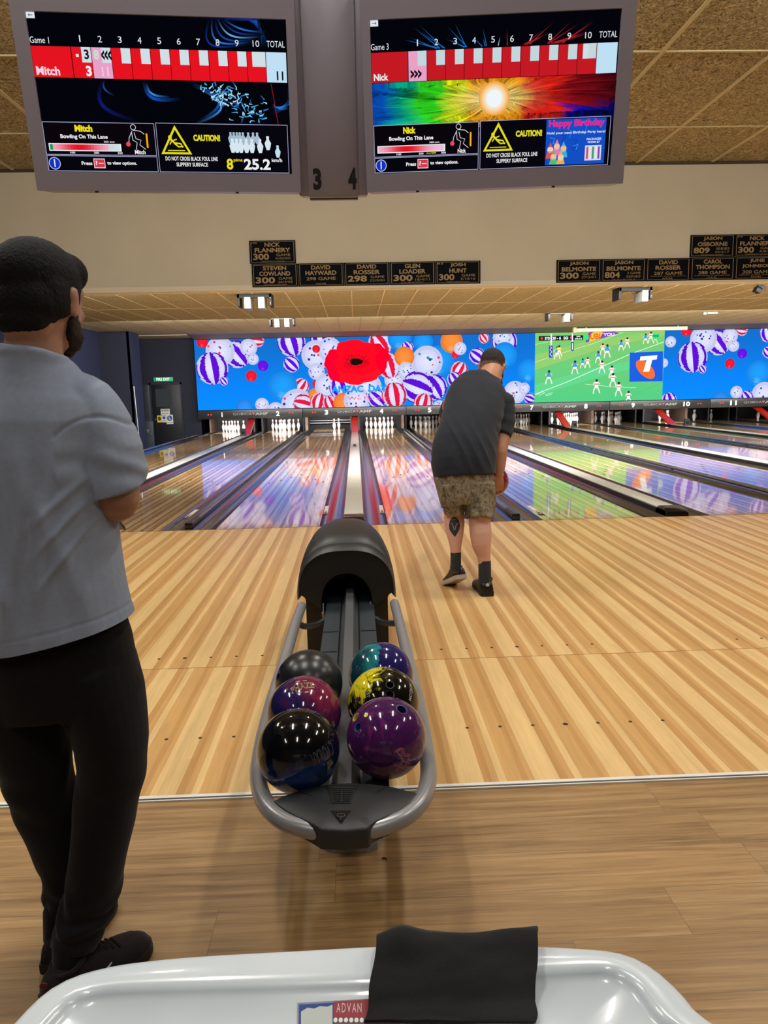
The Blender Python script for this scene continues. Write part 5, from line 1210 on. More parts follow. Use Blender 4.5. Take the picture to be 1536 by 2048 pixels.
inner = [Vector((-.33, -7.04, 0)), Vector((-.325, -6.9, 0)), Vector((-.31, -6.8, 0))]+inner+[Vector((.40, -6.80, 0)), Vector((.43, -6.92, 0)), Vector((.435, -7.04, 0)), Vector((.40, -7.10, 0)), Vector((.05, -7.12, 0)), Vector((-.29, -7.10, 0))]
def resample(P, n):
    P = catmull([Vector((p.x, p.y, 0)) for p in P], 4, True); L = [0]
    for i in range(len(P)): L.append(L[-1]+(P[(i+1) % len(P)]-P[i]).length)
    out = []; j = 0
    for k in range(n):
        s_ = L[-1]*k/n
        while L[j+1] < s_: j += 1
        t = (s_-L[j])/(L[j+1]-L[j]); out.append(P[j].lerp(P[(j+1) % len(P)], t))
    return out
N_ = 160; O = resample(outer, N_); I_ = resample(inner, N_); cc = sum(O, Vector())/N_
def rz(P, f, z): return [Vector((cc.x+(p.x-cc.x)*f, cc.y+(p.y-cc.y)*f, z)) for p in P]
def mixr(f, z): return [Vector((a.x*(1-f)+b_.x*f, a.y*(1-f)+b_.y*f, z)) for a, b_ in zip(O, I_)]
tb = thing('white_table', 'glossy white rounded table in the foreground with raised rim', 'table', (.05, -6.85, 0))
b = MB(); b.rings([rz(O, .92, .62), rz(O, .985, .64), rz(O, 1.0, .70), rz(O, 1.0, .737), mixr(.06, .744), mixr(.16, .7485), mixr(.3, .750), mixr(.75, .750), mixr(.9, .7480), mixr(1.0, .743), rz(I_, .985, .736), rz(I_, .6, .734), rz(I_, .05, .734)])
b.build('table_top', M_TAB, tb, smooth=70)
b = MB(); b.box(-.16, .26, -7.0, -6.82, .02, .64, .04); b.box(-.28, .38, -7.1, -6.74, 0, .03, .01); b.build('pedestal', M_TAB, tb)
# sticker
cs = Canvas((0, 0, 0.7368), (1, 0, 0), (0, 1, 0), step=.00015)
def S2(x, y): p = at_z(x, y, 0.7368); return (p.x, p.y)
def sq(x0, y0, x1, y1, col, k=-.06): cs.poly([S2(x0, y1+(x0-595)*k), S2(x1, y1+(x1-595)*k), S2(x1, y0+(x1-595)*k), S2(x0, y0+(x0-595)*k)], col)
sq(595, 2006, 800, 2100, '#7f7f92'); cs.up(); sq(598, 2010, 667, 2100, '#1d3f86'); cs.up(); cs.poly([S2(602, 2100), S2(665, 2100), S2(665, 2010), S2(655, 2014), S2(640, 2013), S2(628, 2018), S2(615, 2016), S2(602, 2024)], '#b4bcb8'); sq(667, 2008, 800, 2042, '#8c2f38'); sq(667, 2042, 800, 2100, '#5a4a50'); cs.up()
for i, s_ in enumerate('ADVAN'): a = S2(673+i*10.5, 2026); b_ = S2(681+i*10.5, 2007); cs.text(s_, a, b_, '#c9bcbc', .0)
for i in range(11): p = S2(671+i*10.5, 2041); cs.disc(p, .0022, '#dcdcd8', 8, .003)
M_STKB = bpy.data.materials.new('printed_sticker'); M_STKB.use_nodes = True; nt_ = M_STKB.node_tree; vc = nt_.nodes.new('ShaderNodeVertexColor'); vc.layer_name = 'Col'; nt_.links.new(vc.outputs[0], nt_.nodes['Principled BSDF'].inputs['Base Color']); nt_.nodes['Principled BSDF'].inputs['Roughness'].default_value = .4
o = cs.build('sticker', M_STKB); props(o, 'blue, red and white sticker on the table, partly under the towel', 'sticker')
# towel
def mat_towel():
    t = NT('black_towel_cloth'); t.color(t.ramp(t.noise(t.obj(), 14, 3), [(.3, lin('#08090a')), (.7, lin('#0f1011'))])); t.setb(Roughness=.95); t.b.inputs['Sheen Weight'].default_value = .05; t.bump(t.noise(t.obj(), 900, 2), .5, .001); return t.m
prof_t = [(-6.706, .7385), (-6.698, .7395), (-6.688, .743), (-6.678, .750), (-6.668, .7555), (-6.655, .762), (-6.643, .768), (-6.630, .769), (-6.620, .762), (-6.613, .745), (-6.611, .72), (-6.611, .66), (-6.612, .60)]
pt = catmull([Vector((0, y, z)) for y, z in prof_t], 4); nv = len(pt); nu = 48
V = []
Lf = [at_z(728, 2027, .74), at_z(757, 1900, .76)]; Rt = [at_z(1074, 2052, .74), at_z(1087, 1900, .76)]
for j, p in enumerate(pt):
    f = min(1, j/(nv*.62)); xl = Lf[0].x*(1-f)+Lf[1].x*f+.0012*math.sin(j*.35); xr = Rt[0].x*(1-f)+Rt[1].x*f+.0006*math.sin(j*.4)
    for i in range(nu+1):
        u = i/nu; x = xl+(xr-xl)*u; y = p.y; z = p.z
        if f < .15: y += -.012*u
        bul = math.exp(-((u-.14)/.12)**2)*.010*math.exp(-((j-nv*.55)/(nv*.14))**2); z += bul; z += .0022*math.sin(u*9+j*.2)*math.exp(-((j-nv*.5)/(nv*.25))**2)
        z += .0012*noise.noise(Vector((x*30, j*.25, 0)))
        V.append((x, y+.004*math.sin(u*7)*(1 if j > nv*.62 else 0), z+.003))
Fc = [(j*(nu+1)+i, j*(nu+1)+i+1, (j+1)*(nu+1)+i+1, (j+1)*(nu+1)+i) for j in range(nv-1) for i in range(nu)]
me = bpy.data.meshes.new('towel'); me.from_pydata(V, [], Fc)
bm = bmesh.new(); bm.from_mesh(me); bmesh.ops.recalc_face_normals(bm, faces=bm.faces); bmesh.ops.solidify(bm, geom=list(bm.faces), thickness=.004); bm.to_mesh(me); bm.free()
o = add_mesh('towel', me, mat_towel(), smooth=60); props(o, 'black towel draped over the far edge of the white table', 'towel')

# ------------------------------------------------------------------ people
P = at_y
def sring(c, rx, ry, u=(1, 0, 0), t=(0, 0, 1), n=28, e=1.0):
    c = Vector(c); t = Vector(t).normalized(); u = Vector(u); u = (u-t*u.dot(t)).normalized(); v = t.cross(u); r = []
    for k in range(n):
        a = 2*math.pi*k/n; ca, sa = math.cos(a), math.sin(a)
        r.append(c+u*(rx*math.copysign(abs(ca)**e, ca))+v*(ry*math.copysign(abs(sa)**e, sa)))
    return r
def loft(b, secs, e=1.0, u=(1, 0, 0), round_ends=True, n=28):
    """secs: (centre, rx, ry); rings stand across the path"""
    C_ = [Vector(s[0]) for s in secs]; rs = []; m = len(C_)
    for i, s in enumerate(secs):
        t = (C_[min(i+1, m-1)]-C_[max(i-1, 0)])
        if len(s) > 3: t = Vector(s[3])
        rs.append((C_[i], s[1], s[2], t.normalized()))
    out = []
    if round_ends:
        c, rx, ry, t = rs[0]; q = min(rx, ry)
        for f, d in ((.25, .95), (.7, .70), (.92, .38)): out.append(sring(c-t*q*.7*d, rx*f, ry*f, u, t, n, e))
    for c, rx, ry, t in rs: out.append(sring(c, rx, ry, u, t, n, e))
    if round_ends:
        c, rx, ry, t = rs[-1]; q = min(rx, ry)
        for f, d in ((.92, .38), (.7, .70), (.25, .95)): out.append(sring(c+t*q*.7*d, rx*f, ry*f, u, t, n, e))
    b.rings(out); return b
def smooth_secs(secs, k=3):
    A = [Vector((*s[0],)) for s in secs]; pts = catmull(A, k); o = []; n = len(secs)
    for i, p in enumerate(pts):
        f = i/k; j = min(int(f), n-2); t = f-j; o.append((p, secs[j][1]*(1-t)+secs[j+1][1]*t, secs[j][2]*(1-t)+secs[j+1][2]*t))
    return o
def remesh(b, voxel, smooth=4, fac=.5):
    me = b.mesh('u'); ob = bpy.data.objects.new('tmp', me); COL.objects.link(ob)
    m = ob.modifiers.new('r', 'REMESH'); m.mode = 'VOXEL'; m.voxel_size = voxel; m.adaptivity = 0
    if smooth: s_ = ob.modifiers.new('s', 'SMOOTH'); s_.iterations = smooth; s_.factor = fac
    dg = bpy.context.evaluated_depsgraph_get(); me2 = bpy.data.meshes.new_from_object(ob.evaluated_get(dg)); bpy.data.objects.remove(ob); bpy.data.meshes.remove(me); return me2
def displace(me, fn):
    n = len(me.vertices); co = np.empty(n*3); me.vertices.foreach_get('co', co); co = co.reshape(-1, 3); no = np.empty(n*3); me.vertex_normals.foreach_get('vector', no); no = no.reshape(-1, 3)
    d = np.array([fn(*c, *q) for c, q in zip(co, no)]); co = co+no*d[:, None]; me.vertices.foreach_set('co', co.ravel()); me.update()
def cutmesh(me, p, n_):
    bm = bmesh.new(); bm.from_mesh(me); bmesh.ops.bisect_plane(bm, geom=list(bm.verts)+list(bm.edges)+list(bm.faces), plane_co=p, plane_no=n_, clear_outer=True); bm.to_mesh(me); bm.free(); return me
def N(x, y, z): return noise.noise(Vector((x, y, z)))
def hand(b, w, fd, pn, side, curl=.5, s=1.0, spread=.0, thumb_out=.5):
    """palm from the wrist w along fd, pn = direction the palm faces, side = thumb side (+1/-1 along pn x fd)"""
    w, fd, pn = Vector(w), Vector(fd).normalized(), Vector(pn); pn = (pn-fd*pn.dot(fd)).normalized(); sd = pn.cross(fd).normalized()*side
    loft(b, [(w, .026*s, .019*s), (w+fd*.03*s, .035*s, .017*s), (w+fd*.065*s, .042*s, .0155*s), (w+fd*.088*s, .041*s, .012*s)], u=sd, n=20)
    for i, (off, L) in enumerate(((.031, .90), (.0105, 1.0), (-.0105, .94), (-.031, .76))):
        p = w+fd*.085*s+sd*off*s; d = (fd+sd*spread*off*8).normalized(); pts = [p-d*.01*s, p]; 
        for ln, cv in ((.042, curl*.55), (.027, curl*1.0), (.021, curl*.8)):
            ax = d.cross(pn).normalized(); d = (Matrix.Rotation(cv, 3, ax) @ d).normalized(); pts.append(pts[-1]+d*ln*L*s)
        r = [.0095*s, .0095*s, .0088*s, .008*s, .0066*s]; b.tube(pts, r, 12); b.ell(pts[-1], (.0068*s,)*3, seg=10)
    p = w+fd*.018*s+sd*.028*s; d = (fd*.6+sd*thumb_out+pn*.35).normalized(); pts = [p, p+d*.038*s]; d2 = (d+pn*.35*curl+fd*.25).normalized(); pts += [pts[-1]+d2*.03*s, pts[-1]+d2*.03*s+(d2+fd*.2-sd*.1).normalized()*.024*s]
    b.tube(pts, [.014*s, .0115*s, .0098*s, .0078*s], 12); b.ell(pts[-1], (.008*s,)*3, seg=10)
def headform(b, M, s=1.0, wide=1.0):
    def e(c, r): b.ell(M @ Vector((c[0]*s*wide, c[1]*s, c[2]*s)), (r[0]*s*wide, r[1]*s, r[2]*s), M.to_3x3().normalized(), 24)
    e((0, -.012, .035), (.077, .096, .084)); e((0, .018, -.02), (.070, .078, .075)); e((0, .035, -.062), (.056, .052, .050)); e((0, .062, -.096), (.028, .026, .022))
    e((0, .072, .022), (.056, .030, .040)); e((0, .088, .030), (.045, .012, .010)); e((0, .098, -.018), (.0125, .020, .024)); e((0, .105, -.030), (.017, .014, .011)); e((.030, .080, -.022), (.022, .016, .018)); e((-.030, .080, -.022), (.022, .016, .018))
    e((0, .088, -.062), (.024, .010, .006)); e((0, .086, -.072), (.021, .010, .007)); e((0, -.050, -.055), (.058, .050, .055))
    for q in (-1, 1): e((q*.078, -.002, -.008), (.009, .020, .031)); e((q*.085, -.008, .004), (.007, .016, .018)); e((q*.078, .004, -.032), (.007, .010, .010))
def eyes(M, s, parent, wide=1.0):
    for q in (-1, 1):
        b = MB(); c2 = MB()
        b.ell(M @ Vector((q*.031*s*wide, .085*s, .008*s)), (.0115*s, .0115*s, .0085*s), seg=12); c2.ell(M @ Vector((q*.031*s*wide, .0945*s, .008*s)), (.0050*s,)*3, seg=8)
        o = b.build('eye', simple('eye_white', '#b9b2a8', .3), parent, 60); c2.build('iris', simple('dark_iris', '#24160e', .3), o, 60)
def hairform(M, s, wide, mat, name, parent, prims, cut=None, amp=.003, freq=90, vox=.0045):
    b = MB()
    for c, r in prims: b.ell(M @ Vector((c[0]*s*wide, c[1]*s, c[2]*s)), (r[0]*s*wide, r[1]*s, r[2]*s), M.to_3x3().normalized(), 28)
    me = remesh(b, vox, 9); displace(me, lambda x, y, z, a, b_, c: amp*(N(x*freq, y*freq, z*freq)+.5*N(x*freq*2.3, y*freq*2.3, z*freq*2.3)))
    for p, n_ in cut or (): cutmesh(me, M @ Vector(p)*1, M.to_3x3() @ Vector(n_))
    return add_mesh(name, me, mat, parent, smooth=60)
def skinmat(name, base, second=None, zsplit=None, rough=.5):
    t = NT(name); v = t.obj(); c = t.mix(t.noise(v, 7, 4), tuple(x*.88 for x in lin(base)), tuple(min(1, x*1.1) for x in lin(base)))
    if second:
        sp = t.n('ShaderNodeSeparateXYZ'); t.l(v, sp.inputs[0]); f = t.math('GREATER_THAN', sp.outputs[2], zsplit); c2 = t.mix(t.noise(v, 9, 4), tuple(x*.88 for x in lin(second)), tuple(min(1, x*1.08) for x in lin(second))); c = t.mix(f, c2, c)
    t.color(c); t.setb(Roughness=rough); t.b.inputs['Subsurface Weight'].default_value = .08; t.b.inputs['Subsurface Radius'].default_value = (.012, .005, .003); t.bump(t.noise(v, 260, 2), .12, .001); return t.m
def clothmat(name, col, var=.10, scale=40, rough=.9, weave=900):
    t = NT(name); v = t.obj(); c = lin(col); t.color(t.ramp(t.noise(v, scale, 4), [(.3, tuple(x*(1-var) for x in c)), (.7, tuple(x*(1+var) for x in c))])); t.setb(Roughness=rough); t.b.inputs['Specular IOR Level'].default_value = .2; t.b.inputs['Sheen Weight'].default_value = .08
    t.bump(t.noise(v, weave, 2), .25, .0008); return t.m
def shoe(parent, heel, toe, mat, solemat, s=1.0, lift=0.0, pitch=0.0, stripe=None, L=None, wd=1.0, name='shoe', mark=None, zs=1.0):
    heel, toe = Vector(heel), Vector(toe); d = toe-heel; L = L or d.length; d.z = 0; d.normalize(); r = Vector((d.y, -d.x, 0))
    # local frame: x right, y forward from the heel, z up; pitch lifts the heel about the toe
    M = Matrix(((r.x, d.x, 0, heel.x), (r.y, d.y, 0, heel.y), (0, 0, 1, heel.z), (0, 0, 0, 1)))
    if pitch: M = M @ Matrix.Translation((0, L*.8, 0)) @ Matrix.Rotation(-pitch, 4, 'X') @ Matrix.Translation((0, -L*.8, 0))
    M = M @ Matrix.Translation((0, 0, lift)) @ Matrix.Diagonal((1, 1, zs, 1)); k = L/.29
    U = [(.0, .030, .060), (.012, .036, .074), (.045, .039, .086), (.085, .040, .090), (.115, .041, .082), (.145, .044, .068), (.185, .049, .054), (.225, .049, .045), (.26, .042, .036), (.28, .028, .027), (.288, .012, .018)]
    b = MB(); rs = []
    for y, w, h in U:
        ring = []
        for i in range(24):
            a = 2*math.pi*i/24; x = w*wd*k*math.copysign(abs(math.cos(a))**.8, math.cos(a)); z = .020*k+(h-.020)*k*max(0, math.sin(a))**.8 if math.sin(a) > 0 else .020*k+.008*k*math.sin(a); ring.append(M @ Vector((x, y*k, z)))
        rs.append(ring)
    b.rings(rs); up = b.build(name, mat, parent, smooth=60)
    b = MB(); outl = []
    for y, w, h in U: outl.append((w*wd*k+.003, y*k*1.01-.003))
    pts = [(x, y) for x, y in outl]+[(-x, y) for x, y in reversed(outl)]
    rs = [[M @ Vector((x*f, y, z)) for x, y in pts] for f, z in ((.94, 0), (1.0, .004), (1.0, .020*k), (.97, .024*k))]
    b.rings(rs); b.build('sole', solemat, up, smooth=50)
    b = MB(); b.tube([M @ Vector((.034*wd*k*math.cos(a), .060*k+.040*k*math.sin(a), .080*k+.008*k*math.sin(a))) for a in (2*math.pi*i/20 for i in range(20))], .006*k, 8, closed=True); b.build('collar', mat, up, smooth=60)
    b = MB()
    for i in range(5): y = (.125+.017*i)*k; z = (.082-.0068*i)*k; b.tube([M @ Vector((x*wd*k, y, z+.002-abs(x)*.12)) for x in (-.020, 0, .020)], .0028*k, 6)
    b.build('lace', mat, up, smooth=60)
    if stripe:
        for sgn_ in (1, -1):
            b = MB(); b.tube([M @ Vector((sgn_*(.0405*wd*k+q), y*k, z*k)) for q, y, z in ((.0005, .055, .045), (.003, .085, .036), (.0055, .12, .038), (.004, .15, .052))], [.002*k, .0055*k, .005*k, .0015*k], 8); b.build('side_stripe', stripe, up, smooth=60)
    if mark:
        b = MB(); b.ell(M @ Vector((0, -.002*k, .060*k)), (.012*k, .004, .010*k), seg=10); b.build('heel_mark', mark, up, smooth=60)
    return M

# ---- standing man at the left
man = thing('person', 'person in a grey t-shirt and black trousers standing at the left, seen from behind', 'person', (-.64, -5.74, 0))
SK1 = skinmat('warm_skin', '#a87c66'); 
HM = Matrix.Translation((-.611, -5.71, 1.580)) @ Matrix.Rotation(math.radians(-13), 4, 'Z') @ Matrix.Rotation(math.radians(-6), 4, 'X')
HS = .98
wr = P(212, 1022, -5.46)
b = MB()
headform(b, HM, HS)
loft(b, smooth_secs([((-.605, -5.725, 1.56), .054, .056), ((-.618, -5.735, 1.51), .055, .056), ((-.628, -5.735, 1.46), .060, .060), ((-.633, -5.73, 1.42), .07, .065)]))
loft(b, smooth_secs([((-.640, -5.725, 1.40), .10, .070), ((-.65, -5.715, 1.32), .135, .09), ((-.655, -5.715, 1.2), .14, .10), ((-.66, -5.715, 1.05), .135, .10), ((-.66, -5.715, .92), .15, .11), ((-.66, -5.715, .82), .15, .11)]))
for sx in (1, -1):
    mx = lambda x: x if sx > 0 else -1.30-x
    el = (mx(-.478), -5.735, 1.145)
    loft(b, smooth_secs([((mx(-.55), -5.71, 1.335), .035, .035), ((mx(-.508), -5.712, 1.29), .044, .044), ((mx(-.485), -5.72, 1.22), .050, .048), (el, .050, .047)]))
    wv = Vector(wr) if sx > 0 else Vector((mx(wr.x), wr.y, wr.z+.02)); elv = Vector(el)
    loft(b, smooth_secs([(el, .049, .047), (elv.lerp(wv, .35), .043, .041), (elv.lerp(wv, .75), .031, .028), (wv, .025, .021)]), u=(0, 0, 1))
    hd = (wv-elv).normalized()+Vector((-.35*sx, .1, .05))
    hand(b, wv, hd, (-sx, 0, .1), 1 if sx > 0 else -1, .75, .95)
for lx, pts in ((1, [((-.56, -5.71, .82), .08, .085), ((-.556, -5.71, .6), .07, .075), ((-.563, -5.715, .45), .055, .06), ((-.59, -5.74, .28), .05, .052), ((-.640, -5.82, .12), .034, .038), ((-.642, -5.83, .05), .032, .038)]), (-1, [((-.75, -5.71, .82), .08, .085), ((-.725, -5.705, .6), .07, .075), ((-.713, -5.70, .45), .055, .06), ((-.69, -5.68, .28), .048, .05), ((-.705, -5.713, .12), .033, .036), ((-.710, -5.72, .05), .032, .036)])):
    loft(b, smooth_secs(pts))
me = remesh(b, .0045, 5); add_mesh('body', me, SK1, man, smooth=80)
eyes(HM, HS, man)
M_HAIR = NT('black_hair'); _v = M_HAIR.obj((1, 1, .5)); M_HAIR.color(M_HAIR.ramp(M_HAIR.noise(_v, 160, 4), [(.3, lin('#040404')), (.75, lin('#0c0b0a'))])); M_HAIR.setb(Roughness=.75); M_HAIR.b.inputs['Specular IOR Level'].default_value = .25; M_HAIR.bump(M_HAIR.noise(_v, 260, 3), .8, .004); M_HAIR = M_HAIR.m
hairform(HM, HS, 1.0, M_HAIR, 'hair', man, [((0, -.014, .040), (.086, .104, .086)), ((0, -.050, -.015), (.078, .064, .070)), ((0, -.064, -.058), (.060, .044, .036)), ((.026, .045, .066), (.05, .055, .045)), ((-.026, .045, .066), (.05, .055, .045)), ((.066, -.028, .005), (.020, .045, .055)), ((-.066, -.028, .005), (.020, .045, .055)), ((.072, .016, .010), (.011, .014, .034)), ((-.072, .016, .010), (.011, .014, .034))], [((0, .095, 0), (0, 1, -.35))], .0010, 140)
hairform(HM, HS, 1.0, simple('dark_brown_beard', '#241712', .9, nscale=120, namp=.5), 'beard', man, [((.061, .018, -.040), (.012, .018, .045)), ((-.061, .018, -.040), (.012, .018, .045)), ((.045, .046, -.074), (.019, .032, .022)), ((-.045, .046, -.074), (.019, .032, .022)), ((.054, .032, -.058), (.014, .024, .030)), ((-.054, .032, -.058), (.014, .024, .030)), ((.026, .060, -.088), (.026, .028, .020)), ((-.026, .060, -.088), (.026, .028, .020)), ((0, .068, -.100), (.032, .026, .022)), ((0, .096, -.052), (.026, .008, .006))], None, .002, 120, .004)
# shirt
M_SHIRT = clothmat('heather_grey_jersey', '#8f9aae', .05, 90)
b = MB()
loft(b, smooth_secs([((-.672, -5.722, .835), .216, .152), ((-.671, -5.722, .87), .210, .150), ((-.668, -5.722, .92), .196, .143), ((-.662, -5.722, .995), .180, .138), ((-.655, -5.722, 1.08), .166, .136), ((-.652, -5.722, 1.16), .160, .135), ((-.650, -5.722, 1.25), .166, .134), ((-.648, -5.722, 1.33), .180, .124), ((-.644, -5.725, 1.39), .160, .104), ((-.636, -5.732, 1.435), .108, .084), ((-.630, -5.738, 1.462), .078, .072), ((-.627, -5.738, 1.475), .072, .068)]), round_ends=False, n=40)
for sx in (1, -1):
    mx = lambda x: x if sx > 0 else -1.30-x
    loft(b, smooth_secs([((mx(-.575), -5.72, 1.392), .047, .05), ((mx(-.535), -5.718, 1.362), .063, .068), ((mx(-.510), -5.715, 1.305), .070, .078), ((mx(-.490), -5.717, 1.24), .073, .080)]), round_ends=False)
    loft(b, [((mx(-.497), -5.716, 1.285), .068, .076, (-.02*sx, 0, -1)), ((mx(-.4915), -5.717, 1.25), .073, .080, (-.02*sx, 0, -1)), ((mx(-.487), -5.718, 1.21), .072, .078, (.0, 0, -1)), ((mx(-.483), -5.722, 1.163), .069, .076, (.28*sx, .1, -1))], round_ends=False)
    b.ell((mx(-.570), -5.724, 1.345), (.078, .088, .066), seg=20)
me = remesh(b, .0042, 4); cutmesh(me, (-.672, -5.722, .848), (.16, .05, -1))
def shirt_d(x, y, z, a, b_, c):
    back = -y-5.72
    d = .005*N(x*9, y*6, z*2.2+3)+.0028*N(x*22, y*10, z*7)
    # long soft folds down the back
    for x0, w, k, amp in ((-.70, .016, .10, .006), (-.645, .013, -.12, .005), (-.585, .012, -.22, .006), (-.60, .020, .25, .004)):
        xc = x0+k*(1.15-z)+.010*math.sin(z*13+x0*50); d += amp*math.exp(-((x-xc)/w)**2)*1.5*max(0, min(1, (1.30-z)/.15))*max(0, min(1, (z-.86)/.1))
    # drag lines towards the armpit
    for k, (z0, s_) in enumerate(((1.20, .9), (1.155, 1.1), (1.10, 1.3))):
        if -.64 < x < -.50: zc = z0+(x+.52)*s_; d += .008*math.exp(-((z-zc)/.011)**2)*math.exp(-((x+.565)/.045)**2)
    if x > -.565:
        zc = 1.318-.9*(x+.49)**2*8+.012; d -= .0035*math.exp(-((z-zc)/.0045)**2)      # dropped shoulder seam
        d += .0028*math.sin((z*1.0+.35*x)*95+4*N(x*12, y*9, z*8))*math.exp(-((z-1.215)/.05)**2)
        d -= .002*math.exp(-((z-(1.186-.28*(x+.483)*-1-.0))/.003)**2)*0
    d -= .0016*math.exp(-((z-(.872+.16*(x+.672)))/.0035)**2)
    if z > 1.44: d += .003*math.exp(-((z-1.470)/.008)**2)
    return d
displace(me, shirt_d); add_mesh('t_shirt', me, M_SHIRT, man, smooth=80)
# trousers
b = MB()
loft(b, smooth_secs([((-.662, -5.718, .90), .165, .125), ((-.660, -5.718, .82), .182, .130), ((-.657, -5.718, .74), .188, .130), ((-.655, -5.715, .67), .185, .122)]), round_ends=False, n=40)
loft(b, smooth_secs([((-.575, -5.715, .76), .10, .12), ((-.560, -5.715, .68), .100, .115), ((-.548, -5.715, .62), .087, .108), ((-.546, -5.715, .54), .080, .10), ((-.557, -5.72, .46), .075, .09), ((-.572, -5.73, .38), .072, .082), ((-.588, -5.745, .29), .064, .074), ((-.606, -5.76, .20), .061, .068), ((-.626, -5.79, .145), .058, .062), ((-.638, -5.815, .10), .050, .056)]), round_ends=False)
loft(b, smooth_secs([((-.735, -5.715, .76), .10, .12), ((-.742, -5.712, .68), .098, .115), ((-.740, -5.710, .62), .089, .108), ((-.732, -5.705, .54), .082, .098), ((-.727, -5.70, .45), .077, .085), ((-.716, -5.69, .37), .072, .078), ((-.705, -5.685, .29), .067, .07), ((-.690, -5.69, .20), .060, .064), ((-.695, -5.70, .15), .055, .058), ((-.700, -5.71, .115), .044, .046)]), round_ends=False)
me = remesh(b, .005, 5)
displace(me, lambda x, y, z, a, b_, c: .004*N(x*9, y*9, z*6)+(.0045*math.sin(z*85+9*N(x*7, y*7, z*5))*math.exp(-((z-.16)/.07)**2))+.003*math.sin(z*45+7*N(x*6, y*6, z*3+5))*math.exp(-((z-.44)/.09)**2))
add_mesh('trousers', me, clothmat('black_fleece', '#0b0b0e', .15, 30), man, smooth=80)
M_SHOE = clothmat('dark_knit_shoe', '#1a1416', .3, 60); M_SOLE = simple('black_shoe_sole', '#0d0c0d', .6); M_TAN = simple('tan_sole_edge', '#6b4a22', .6); M_STRP = simple('pale_grey_shoe_mark', '#b5b2b8', .4); M_SOCK = clothmat('black_sock', '#0c0b0d', .15, 50)
b = MB(); loft(b, [((-.640, -5.82, .13), .040, .044), ((-.642, -5.83, .06), .038, .044)]); loft(b, [((-.708, -5.715, .13), .036, .040), ((-.712, -5.72, .06), .036, .040)]); b.build('sock', M_SOCK, man, smooth=60)
shoe(man, (-.678, -5.885, 0), (-.512, -5.695, 0), M_SHOE, M_SOLE, stripe=M_STRP, L=.262, wd=1.2, zs=1.28, mark=simple('dark_red_heel_patch', '#4a1214', .5))
shoe(man, (-.712, -5.775, 0), (-.665, -5.53, 0), M_SHOE, M_SOLE, stripe=M_STRP, L=.262, wd=1.05, zs=1.2)
ph = Vector(wr)+Vector((-.045, .085, -.012)); o = thing('handheld_phone', 'dark phone held in the hand of the person in the grey t-shirt', 'phone', tuple(ph))
Mp = Matrix.Translation(P(209, 1032, -5.40)) @ Matrix.Rotation(math.radians(-35), 4, 'X') @ Matrix.Rotation(math.radians(10), 4, 'Y')
b = MB(); b.box(-.036, .036, -.075, .075, -.004, .004, .003, M=Mp); b.build('phone_body', M_BLKP, o); b = MB(); b.box(-.033, .033, -.071, .071, .004, .0046, M=Mp); b.build('phone_screen', M_BLKG, o, smooth=None)

# ---- the bowler
bw = thing('person', 'person in a black t-shirt and camouflage shorts bending forward to bowl, holding a maroon ball', 'person', (.83, -2.5, 0))
SK2 = skinmat('pink_tan_skin', '#ab7658', '#cf9f8a', .62)
HM = Matrix.Translation(P(984, 733, -1.93)) @ Matrix.Rotation(math.radians(-24), 4, 'Z') @ Matrix.Rotation(math.radians(-24), 4, 'X') @ Matrix.Rotation(math.radians(6), 4, 'Y')
HS = 1.05
BALL = P(987, 962, -2.185)
WR = P(998, 950, -2.335)
b = MB(); headform(b, HM, HS, 1.10)
loft(b, smooth_secs([(P(984, 738, -1.985), .078, .068), (P(980, 752, -2.02), .084, .074), (P(974, 766, -2.05), .095, .080), (P(962, 782, -2.10), .14, .10)]))
b.ell(P(985, 749, -2.035), (.074, .034, .020), seg=20); b.ell(P(984, 757, -2.055), (.080, .034, .018), seg=20)
def wsec(y, xl, xr, Y, ry, f=1.0): a, c = P(xl, y, Y), P(xr, y, Y); return ((a+c)/2, (c.x-a.x)/2*f, ry)
loft(b, smooth_secs([wsec(s_[0], s_[1]+6, s_[2]-6, s_[3], s_[4]-.02) for s_ in ((975, 880, 982, -2.51, .12), (950, 866, 990, -2.50, .15), (895, 866, 992, -2.44, .16), (835, 885, 1005, -2.27, .15), (795, 892, 1012, -2.15, .13), (768, 915, 1010, -2.06, .10))]))
el = P(1002, 898, -2.29)
loft(b, smooth_secs([(P(1000, 808, -2.14), .07, .07), (P(1006, 850, -2.2), .062, .062), (el, .046, .048), (P(1001, 918, -2.31), .042, .042), (P(1000, 938, -2.33), .033, .032), (WR, .027, .024)]))
hdir = (Vector((.0, .30, -1)))
hand(b, WR, hdir, Vector((-.12, 1, .25)), 1, .62, 1.0, .25, .65)
ll = P(890, 842, -1.90); lw = Vector((.82, -1.60, 1.02))
loft(b, smooth_secs([(P(905, 808, -2.12), .07, .07), (P(896, 828, -2.0), .058, .058), (ll, .050, .050), (Vector(ll).lerp(lw, .5), .043, .042), (lw, .029, .026)]))
hand(b, lw, Vector(lw)-Vector(ll), (.3, 0, -1), -1, .45, 1.08)
LFY = -2.50
loft(b, smooth_secs([wsec(985, 886, 922, -2.50, .085), wsec(1012, 888, 927, -2.48, .075), wsec(1032, 888, 929, -2.47, .075), wsec(1050, 889, 929, -2.49, .075), wsec(1068, 893, 927, -2.51, .066), wsec(1090, 899, 923, -2.53, .05), wsec(1112, 902, 921, -2.54, .042), wsec(1140, 903, 921, -2.54, .04)]))
